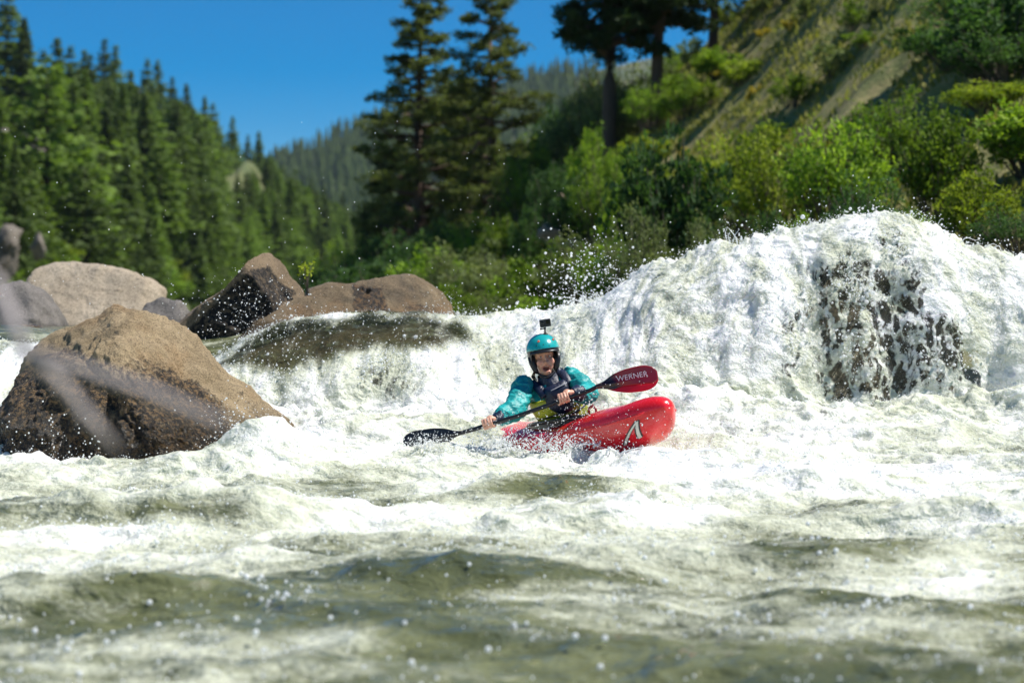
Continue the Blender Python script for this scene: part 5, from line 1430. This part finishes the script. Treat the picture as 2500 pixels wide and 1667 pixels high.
# ---- action camera on the helmet
def action_camera():
    base = h2w((-0.032, 0.012, 0.162)); root = empty('action_camera', base)
    set_props(root, 'small black action camera on a stalk on top of the teal helmet', 'camera')
    o = base; ax = np.array([nrm(hx), nrm(hy), nrm(hz)])
    f = lambda x, y, z: base + np.array([x, y, z]) @ ax
    obj('mount_base', MB().ell(f(0, 0, 0.002) - o, (0.020, 0.022, 0.010), ax, 16, 8).mesh('mount_base'), M_BLACK, root)
    obj('stalk', MB().tube(np.array([f(0, 0, 0.004), f(-0.002, 0, 0.022), f(-0.004, 0, 0.040), f(-0.004, 0, 0.052)]) - o, [0.009, 0.006, 0.0065, 0.010], 10).mesh('stalk'), M_BLACK, root)
    s = obj('thumb_screw', MB().tube(np.array([f(-0.004, 0, 0.042), f(0.018, 0, 0.044), f(0.030, 0, 0.045)]) - o, [0.004, 0.004, 0.009], 10).mesh('thumb_screw'), M_BLACK, root)
    me = MB().box(f(-0.012, 0, 0.082) - o, (0.040, 0.017, 0.028), ax).mesh('camera_case', False)
    c = obj('camera_case', me, simple_mat('camera_shell', (0.02, 0.021, 0.023), 0.45, 0.15, 60), root)
    b = c.modifiers.new('b', 'BEVEL'); b.width = 0.006; b.segments = 3
    obj('lens_housing', MB().box(f(0.008, 0.018, 0.088) - o, (0.017, 0.005, 0.017), ax).mesh('lens_housing', False), M_BLACK, c)
    obj('lens', MB().tube(np.array([f(0.008, 0.022, 0.088), f(0.008, 0.0245, 0.088)]) - o, 0.012, 20).mesh('lens'), M_LENS, c)
    obj('front_screen', MB().box(f(-0.030, 0.0175, 0.088) - o, (0.014, 0.002, 0.014), ax).mesh('front_screen', False), M_LENS, c)
action_camera()

# ================================================================== paddle
def paddle():
    root = empty('paddle', (SHAFT_A + SHAFT_B) / 2)
    set_props(root, 'double-bladed black and red kayak paddle held across the boat', 'paddle')
    o = (SHAFT_A + SHAFT_B) / 2
    E0 = P(1120, 1058, 13.99); E1 = P(1470, 938, 13.93)
    mid = [E0, P(1160, 1047, 13.975), HD_R + 0 * sh_ax, P(1262, 1016, 13.965), P(1330, 992, 13.96), HD_L, P(1440, 953, 13.95), E1]
    obj('shaft', MB().tube(np.array(mid) - o, 0.0152, 14).mesh('shaft'), M_CARBON, root)
    def blade(name, root_p, tip_p, width_dir, face, prof, mat_top, mat_low, split):
        """prof: (f along, half width up, half width down); spooned, with a central spine"""
        ax = nrm(tip_p - root_p); wd = nrm(width_dir - ax * (width_dir @ ax)); fn = np.cross(ax, wd)
        if fn[1] > 0: fn = -fn
        ln = np.linalg.norm(tip_p - root_p)
        f = np.linspace(0, 1, 40); pu = np.interp(f, [p[0] for p in prof], [p[1] for p in prof]); pd = np.interp(f, [p[0] for p in prof], [p[2] for p in prof])
        k = np.exp(-(np.arange(-4, 5) / 1.8) ** 2); k /= k.sum()
        pu[3:-4] = np.convolve(np.pad(pu, 4, mode='edge'), k, 'valid')[3:-4]; pd[3:-4] = np.convolve(np.pad(pd, 4, mode='edge'), k, 'valid')[3:-4]
        def half(nm, w0, w1, mat):
            u = np.linspace(0, 1, 11)
            W = w0[:, None] * (1 - u) + w1[:, None] * u
            cur = face * (0.018 * np.sin(f * np.pi)[:, None] + 0.5 * W ** 2 * 1.2)
            spine = 0.012 * np.clip(1 - f * 1.3, 0, 1)[:, None] * np.exp(-(W / 0.012) ** 2)
            fr = root_p + ax * (f * ln)[:, None, None] + wd * W[..., None] + fn * (cur + 0.004 + spine)[..., None]
            bk = root_p + ax * (f * ln)[:, None, None] + wd * W[..., None] + fn * (cur - 0.003 - spine)[..., None]
            n, m = 40, 11; i = np.arange(n - 1)[:, None] * m; j = np.arange(m - 1)[None, :]
            Q = np.stack([i + j, i + j + 1, i + m + j + 1, i + m + j], -1).reshape(-1, 4); K = n * m
            rim = np.concatenate([np.arange(m), np.arange(1, n) * m + m - 1, (n - 1) * m + np.arange(m - 1)[::-1], (np.arange(1, n - 1) * m)[::-1]]); r2 = np.roll(rim, -1)
            me = build_mesh(nm, np.vstack([fr.reshape(-1, 3), bk.reshape(-1, 3)]) - o, np.vstack([Q, Q[:, ::-1] + K, np.stack([rim, rim + K, r2 + K, r2], 1)]))
            return obj(nm, me, mat, root)
        if split is None:
            return half(name, pu, -pd, mat_top), ax, wd, fn
        sp_ = np.interp(f, split[0], split[1])
        b = half(name, pu, sp_, mat_top)
        h2 = half('blade_edge', sp_, -pd, mat_low); h2.parent = b
        return b, ax, wd, fn
    # far right blade: black core fading to a dark red tip, bright red lower edge
    t = NT('blade_print'); v = t.coord()
    sx = t.n('ShaderNodeSeparateXYZ'); t.t.links.new(v, sx.inputs[0])
    ln_ = t.ramp(t.math('ADD', sx.outputs[0], t.math('MULTIPLY', sx.outputs[2], 0.6)), 0.685, 0.775)
    c = t.mixc(ln_, (0.022, 0.010, 0.012), (0.23, 0.008, 0.014))
    mat_b = t.done(t.bsdf(Base_Color=c, Roughness=0.25, Coat_Weight=0.3))
    mat_r = simple_mat('blade_red', (0.50, 0.008, 0.016), 0.22, 0.1, 20)
    prof = [(0, 0.014, 0.014), (0.12, 0.022, 0.020), (0.30, 0.062, 0.060), (0.5, 0.082, 0.086), (0.75, 0.088, 0.094), (0.88, 0.080, 0.086), (0.96, 0.058, 0.060), (1.0, 0.030, 0.030)]
    B0 = P(1455, 944, 13.935); B1 = P(1606, 916, 13.86)
    b, ax, wd, fn = blade('blade', B0, B1, np.array([0.05, 0.10, 1.0]), 1, [(p, a * 1.0, c * 1.0) for p, a, c in prof], mat_b, mat_r, ([0, 0.28, 0.45, 0.9, 1.0], [-0.013, -0.045, -0.035, -0.052, -0.026]))
    b['label'] = 'upper blade, black fading to red, lettered in white'
    # lettering
    cu = bpy.data.curves.new('txt', 'FONT'); cu.body = 'WERNER'; cu.size = 0.056; cu.align_x = 'CENTER'; cu.align_y = 'CENTER'; cu.extrude = 0.0006; cu.space_character = 1.05
    to = bpy.data.objects.new('txt', cu); COL.objects.link(to)
    me = bpy.data.meshes.new_from_object(to.evaluated_get(bpy.context.evaluated_depsgraph_get())); bpy.data.objects.remove(to)
    me.name = 'lettering'; me.materials.clear()
    V = get_co(me); ln = np.linalg.norm(B1 - B0); xx = V[:, 0] * 0.95 + ln * 0.60; yy = V[:, 1] * 0.92 + 0.022
    f = xx / ln; cur = 0.018 * np.sin(f * np.pi) + 0.6 * yy ** 2
    W = B0 + ax * xx[:, None] + wd * yy[:, None] + fn * (cur + 0.0075 + V[:, 2])[:, None]
    set_co(me, W - o); obj('lettering', me, M_WHITE, b)
    C0 = P(1130, 1055, 13.985); C1 = P(985, 1082, 14.12)
    b2, *_ = blade('blade', C0, C1, np.array([-0.03, 0.12, 1.0]), -1, [(p, a * 0.86, c * 0.95) for p, a, c in prof], M_CARBON, None, None)
    b2['label'] = 'lower blade, plain black, dipping in the foam'
paddle()
# ================================================================== spray
def drops_object(name, pts, rad, label):
    """water drops: one small ball per point"""
    me = bpy.data.meshes.new(name)
    me.vertices.add(len(pts)); me.vertices.foreach_set('co', np.asarray(pts, np.float32).ravel())
    attr(me, 'drop_radius', rad)
    o = obj(name, me, M_DROP)
    ng = bpy.data.node_groups.new(name + '_nodes', 'GeometryNodeTree')
    ng.interface.new_socket('Geometry', in_out='INPUT', socket_type='NodeSocketGeometry')
    ng.interface.new_socket('Geometry', in_out='OUTPUT', socket_type='NodeSocketGeometry')
    N = ng.nodes; Lk = ng.links
    gi = N.new('NodeGroupInput'); go = N.new('NodeGroupOutput')
    ic = N.new('GeometryNodeMeshIcoSphere'); ic.inputs['Radius'].default_value = 1.0; ic.inputs['Subdivisions'].default_value = 2
    ss = N.new('GeometryNodeSetShadeSmooth'); sm = N.new('GeometryNodeSetMaterial'); sm.inputs['Material'].default_value = M_DROP
    ip = N.new('GeometryNodeInstanceOnPoints'); na = N.new('GeometryNodeInputNamedAttribute'); na.data_type = 'FLOAT'; na.inputs['Name'].default_value = 'drop_radius'
    Lk.new(ic.outputs['Mesh'], ss.inputs[0]); Lk.new(ss.outputs[0], sm.inputs[0]); Lk.new(sm.outputs[0], ip.inputs['Instance'])
    Lk.new(gi.outputs[0], ip.inputs['Points']); Lk.new(na.outputs['Attribute'], ip.inputs['Scale']); Lk.new(ip.outputs[0], go.inputs[0])
    md = o.modifiers.new('drops', 'NODES'); md.node_group = ng
    set_props(o, label, 'spray', kind='stuff')
    return o
def lognorm(n, med, sig=0.4, lo=0.0012, hi=0.02): return np.clip(med * np.exp(rng.normal(size=n) * sig), lo, hi)
Vf = RV['V'].reshape(-1, 3); Nf = RV['N'].reshape(-1, 3)
cell = (np.gradient(RV['ys'])[:, None] * np.gradient(RV['xs'])[None, :] * (1 / RV['N'][..., 2])).reshape(-1)
def on_surface(weight, n, lift, med, sig=0.4, along=0.25, hi=0.02):
    w = np.clip(weight.reshape(-1), 0, None) * cell; w = w / w.sum()
    k = rng.choice(len(w), n, p=w)
    p = Vf[k] + rng.normal(size=(n, 3)) * 0.012
    d = Nf[k] * (1 - along) + np.array([0, -0.3, 1.0]) * along
    p = p + d * rng.exponential(lift, n)[:, None]
    return p, lognorm(n, med, sig, hi=hi)
inview = (np.abs(RV['X']) < RV['Y'] * 0.275 + 0.3) * 1.0
F_ = np.clip(RV['F'], 0, 1.3)
clump = np.clip(fbm(RV['X'] * 3, RV['Y'] * 3, RV['Z'] * 3, 3, 401) + 0.45, 0, 1.2) ** 2
crestw = np.clip((RV['V'] - np.stack([RV['X'], RV['Y'], RV['Z']], -1))[..., 2] * 14 + 0.2, 0, 1.5)
notveil = 1 - 0.8 * RV['veil']
PT = []; RD = []
def put(pr): PT.append(pr[0]); RD.append(pr[1])
put(on_surface(RV['face'] * (RV['X'] > 0.4) * inview * notveil * (0.35 + clump), 13000, 0.010, 0.0023, 0.5))
put(on_surface(RV['face'] * (RV['X'] <= 0.4) * inview * (0.4 + clump) * (1 - RV['clear']), 14000, 0.010, 0.0024, 0.5))
put(on_surface(RV['face'] * RV['veil'] * inview * clump, 2200, 0.02, 0.0032, 0.6))
put(on_surface(RV['clear'] * inview, 350, 0.02, 0.0034, 0.5))
mid = ((RV['Y'] > 10.5) & (RV['Y'] < 16.2) & (RV['face'] < 0.3))
put(on_surface(mid * inview * F_ ** 2 * (0.15 + crestw * clump), 30000, 0.012, 0.0023, 0.45))
put(on_surface(((RV['Y'] <= 10.5) & (RV['Y'] > 5)) * inview * F_ ** 2 * (0.1 + crestw * clump), 5000, 0.018, 0.0032, 0.45))
put(on_surface((RV['Y'] > RV['YCR']) * (RV['Y'] < 20) * (RV['X'] > -0.6) * inview * crestw, 4000, 0.03, 0.0055, 0.5))
put(on_surface(((RV['Y'] <= 9.5) & (RV['Y'] > 4.6)) * inview * (0.04 + crestw * clump ** 3), 1000, 0.02, 0.0042, 0.6, hi=0.012))  # larger beads added as stand-ins for blurred sun glints
drops_object('foam_and_glint_drops', np.vstack(PT), np.concatenate(RD), 'fine white foam drops skipping over the rapids, with beads standing in for sun glints')
# ---- thrown spray
PT = []; RD = []
# lip of the big fall
n = 1200; x = np.clip(rng.normal(2.6, 1.3, n), 0.6, 4.8); z = np.interp(x, CX, CZ) + 0.02
put((np.stack([x, 16.85 + rng.normal(size=n) * 0.12, z + rng.exponential(0.045, n) * (1 + (rng.random(n) < 0.1) * 2)], 1), lognorm(n, 0.0022, 0.7)))
# burst left of it
n = 700; c = P(1420, 700, 16.8)
p = c + np.stack([rng.normal(size=n) * 0.24, rng.normal(size=n) * 0.25, np.abs(rng.normal(size=n)) * 0.26 - 0.10], 1)
put((p, lognorm(n, 0.0026, 0.8, hi=0.012)))
for (px, py, D, sx, sz, n, r) in [(1780, 585, 16.8, 0.06, 0.10, 70, 0.005), (2255, 525, 16.8, 0.05, 0.06, 60, 0.006), (1460, 655, 16.7, 0.16, 0.16, 160, 0.0055), (2440, 640, 16.7, 0.15, 0.10, 90, 0.004),
                                  (600, 790, 15.6, 0.33, 0.18, 420, 0.0050), (640, 740, 15.6, 0.25, 0.16, 160, 0.0045), (720, 960, 14.8, 0.20, 0.14, 260, 0.004), (620, 1060, 13.3, 0.2, 0.12, 260, 0.004), (120, 1080, 13.2, 0.28, 0.12, 160, 0.0055),
                                  (560, 1040, 13.3, 0.08, 0.10, 160, 0.005), (1090, 740, 17.5, 0.1, 0.08, 120, 0.005)]:
    c = P(px, py, D); put((c + np.stack([rng.normal(size=n) * sx, rng.normal(size=n) * sx, rng.normal(size=n) * sz], 1), lognorm(n, r * 0.5, 0.7, hi=0.006)))
# fine drops in the air over the left of the river
n = 300; px = rng.uniform(0, 1500, n); py = rng.uniform(250, 760, n); D = rng.uniform(12.8, 16.5, n)
keep = rng.random(n) < np.interp(py, [250, 500, 760], [0.15, 0.6, 1.0])
put((np.stack([(px - 1250) / FPX * D, D, CAM_Z + (HOR - py) / FPX * D], 1)[keep], lognorm(int(keep.sum()), 0.0026, 0.35)))
# around the boat, the blade and the vest
for (px, py, D, sx, sy, sz, n, r) in [(1250, 1085, 13.95, 0.20, 0.15, 0.05, 1100, 0.0030), (1390, 1085, 13.7, 0.16, 0.10, 0.05, 900, 0.0030), (1560, 1125, 13.35, 0.16, 0.12, 0.04, 1000, 0.0026), (1080, 1095, 13.95, 0.15, 0.10, 0.04, 900, 0.0030),
                                      (1200, 1065, 13.95, 0.10, 0.08, 0.07, 420, 0.0024), (1660, 1060, 13.7, 0.14, 0.2, 0.10, 800, 0.0026), (1320, 1030, 13.95, 0.22, 0.08, 0.06, 260, 0.0022), (1440, 1000, 13.8, 0.10, 0.08, 0.05, 200, 0.0026), (1040, 1075, 13.9, 0.10, 0.05, 0.04, 260, 0.0026),
                                      (1480, 1070, 13.35, 0.14, 0.06, 0.07, 120, 0.002), (1600, 980, 13.6, 0.25, 0.3, 0.2, 250, 0.0024)]:
    c = P(px, py, D); put((c + np.stack([rng.normal(size=n) * sx, rng.normal(size=n) * sy, rng.normal(size=n) * sz], 1), lognorm(n, r, 0.4)))
drops_object('thrown_spray', np.vstack(PT), np.concatenate(RD), 'white spray drops thrown up from the falls, boulders and boat')

# ---- torn strings and tongues of water where it breaks
def strings():
    mb = MB()
    def burst(c, n, vx, vz, spread, ln, r):
        for i in range(n):
            v = np.array([vx + rng.normal() * 0.5, rng.normal() * 0.3 - 0.1, vz * (0.6 + 0.6 * rng.random())])
            b = c + rng.normal(size=3) * np.array([spread, spread * 0.6, 0.01])
            T = np.linspace(0, 1, 8) * ln * (0.5 + rng.random())
            pts = b + v * T[:, None] + np.array([0, 0, -4.9]) * (T ** 2)[:, None] + rng.normal(size=(8, 3)) * 0.004
            rr = r * (1 - 0.75 * np.linspace(0, 1, 8)) * (0.7 + 0.6 * rng.random(8)); mb.tube(pts, rr, 6)
            mb.ell(pts[-1], (rr[-1] * 1.6,) * 3, None, 8, 5)
    for (px, py, D, n, vx, vz, sp_, ln, r) in [(1260, 1100, 13.95, 14, 0.2, 1.1, 0.14, 0.14, 0.006), (1400, 1095, 13.65, 12, 0.4, 1.1, 0.12, 0.14, 0.006),
                                               (1500, 1110, 13.3, 10, 0.5, 0.9, 0.10, 0.12, 0.006), (1620, 1115, 13.2, 12, 1.0, 0.8, 0.10, 0.14, 0.006), (1450, 745, 16.85, 8, -0.6, 1.4, 0.14, 0.14, 0.005), (1780, 610, 16.85, 5, 0.0, 1.7, 0.05, 0.16, 0.006),
                                               (2180, 545, 16.85, 8, 0.2, 0.9, 0.3, 0.10, 0.004), (1560, 690, 16.85, 8, -0.6, 0.9, 0.2, 0.10, 0.004), (2380, 610, 16.85, 8, 0.6, 1.1, 0.15, 0.14, 0.006), (1040, 1095, 13.95, 9, -0.2, 1.0, 0.08, 0.12, 0.006)]:
        burst(P(px, py, D), n, vx, vz, sp_, ln, r)
    o = obj('splash_strings', mb.mesh('splash_strings'), M_DROP)
    set_props(o, 'torn strings of white water leaping from crests and hull', 'splash', kind='stuff')
strings()

# ---- bare forked twig close to the lens, hanging in from the left bank
def twig():
    base = P(-330, 470, 2.80)
    root = empty('twig', base); set_props(root, 'blurred bare grey forked twig hanging close to the lens at left', 'twig')
    m = simple_mat('twig_bark', (0.42, 0.37, 0.35), 0.8, 0.2, 40)
    st = np.array([base, P(-120, 600, 2.78), P(-10, 690, 2.75), P(30, 780, 2.73), P(62, 862, 2.70)])
    obj('stem', MB().tube(st - base, [0.011, 0.0105, 0.010, 0.0095, 0.009], 8).mesh('stem'), m, root)
    b1 = np.array([P(62, 862, 2.70), P(190, 900, 2.68), P(360, 955, 2.66), P(545, 1035, 2.64)])
    b2 = np.array([P(62, 862, 2.70), P(150, 940, 2.72), P(215, 1020, 2.73), P(285, 1100, 2.74)])
    obj('fork', MB().tube(b1 - base, [0.009, 0.0085, 0.008, 0.005], 8).mesh('fork'), m, root)
    obj('fork', MB().tube(b2 - base, [0.009, 0.0085, 0.008, 0.005], 8).mesh('fork'), m, root)
twig()
# ---- sprout on the boulder
def sprout():
    b = P(750, 715, 18.75); root = empty('sprout', b); set_props(root, 'tiny yellow green sprout growing beside the pointed boulder', 'plant')
    mb = MB(); C = []; Dr = []
    for i in range(7):
        tip = np.array([rng.normal() * 0.04, rng.normal() * 0.03, 0.14 + rng.random() * 0.13])
        mb.tube(np.array([[0, 0, -0.02], tip * [0.3, 0.3, 0.5], tip]), [0.004, 0.003, 0.002], 5)
        m = 9; C.append(tip + rng.normal(size=(m, 3)) * 0.022); Dr.append(rng.normal(size=(m, 3)))
    C = np.vstack(C); V, F = leaf_quads(C, np.vstack(Dr), rand_unit(len(C)), np.full(len(C), 0.045), np.full(len(C), 0.022))
    me = build_mesh('leaves', V, F, False); attr(me, 'tone', np.ones(len(V)))
    obj('leaves', me, M_BUSHY, root); obj('stems', mb.mesh('stems'), M_STEM, root)
sprout()

# ================================================================== air of the valley
def haze():
    x0, x1, y0, y1, z0, z1 = -700.0, 900.0, -8.0, 1640.0, -3.0, 420.0
    V = [[x, y, z] for x in (x0, x1) for y in (y0, y1) for z in (z0, z1)]
    F = [[0, 1, 3, 2], [4, 6, 7, 5], [0, 4, 5, 1], [2, 3, 7, 6], [0, 2, 6, 4], [1, 5, 7, 3]]
    t = NT('haze_air')
    pv = t.n('ShaderNodeVolumePrincipled', {'Color': (0.72, 0.84, 1.0), 'Density': 0.00006, 'Anisotropy': 0.2})
    t.t.links.new(pv.outputs[0], t.out.inputs['Volume'])
    o = obj('haze', build_mesh('haze', V, np.array(F), False), t.mat)
    set_props(o, 'thin blue haze filling the valley air', 'haze', kind='stuff')
haze()
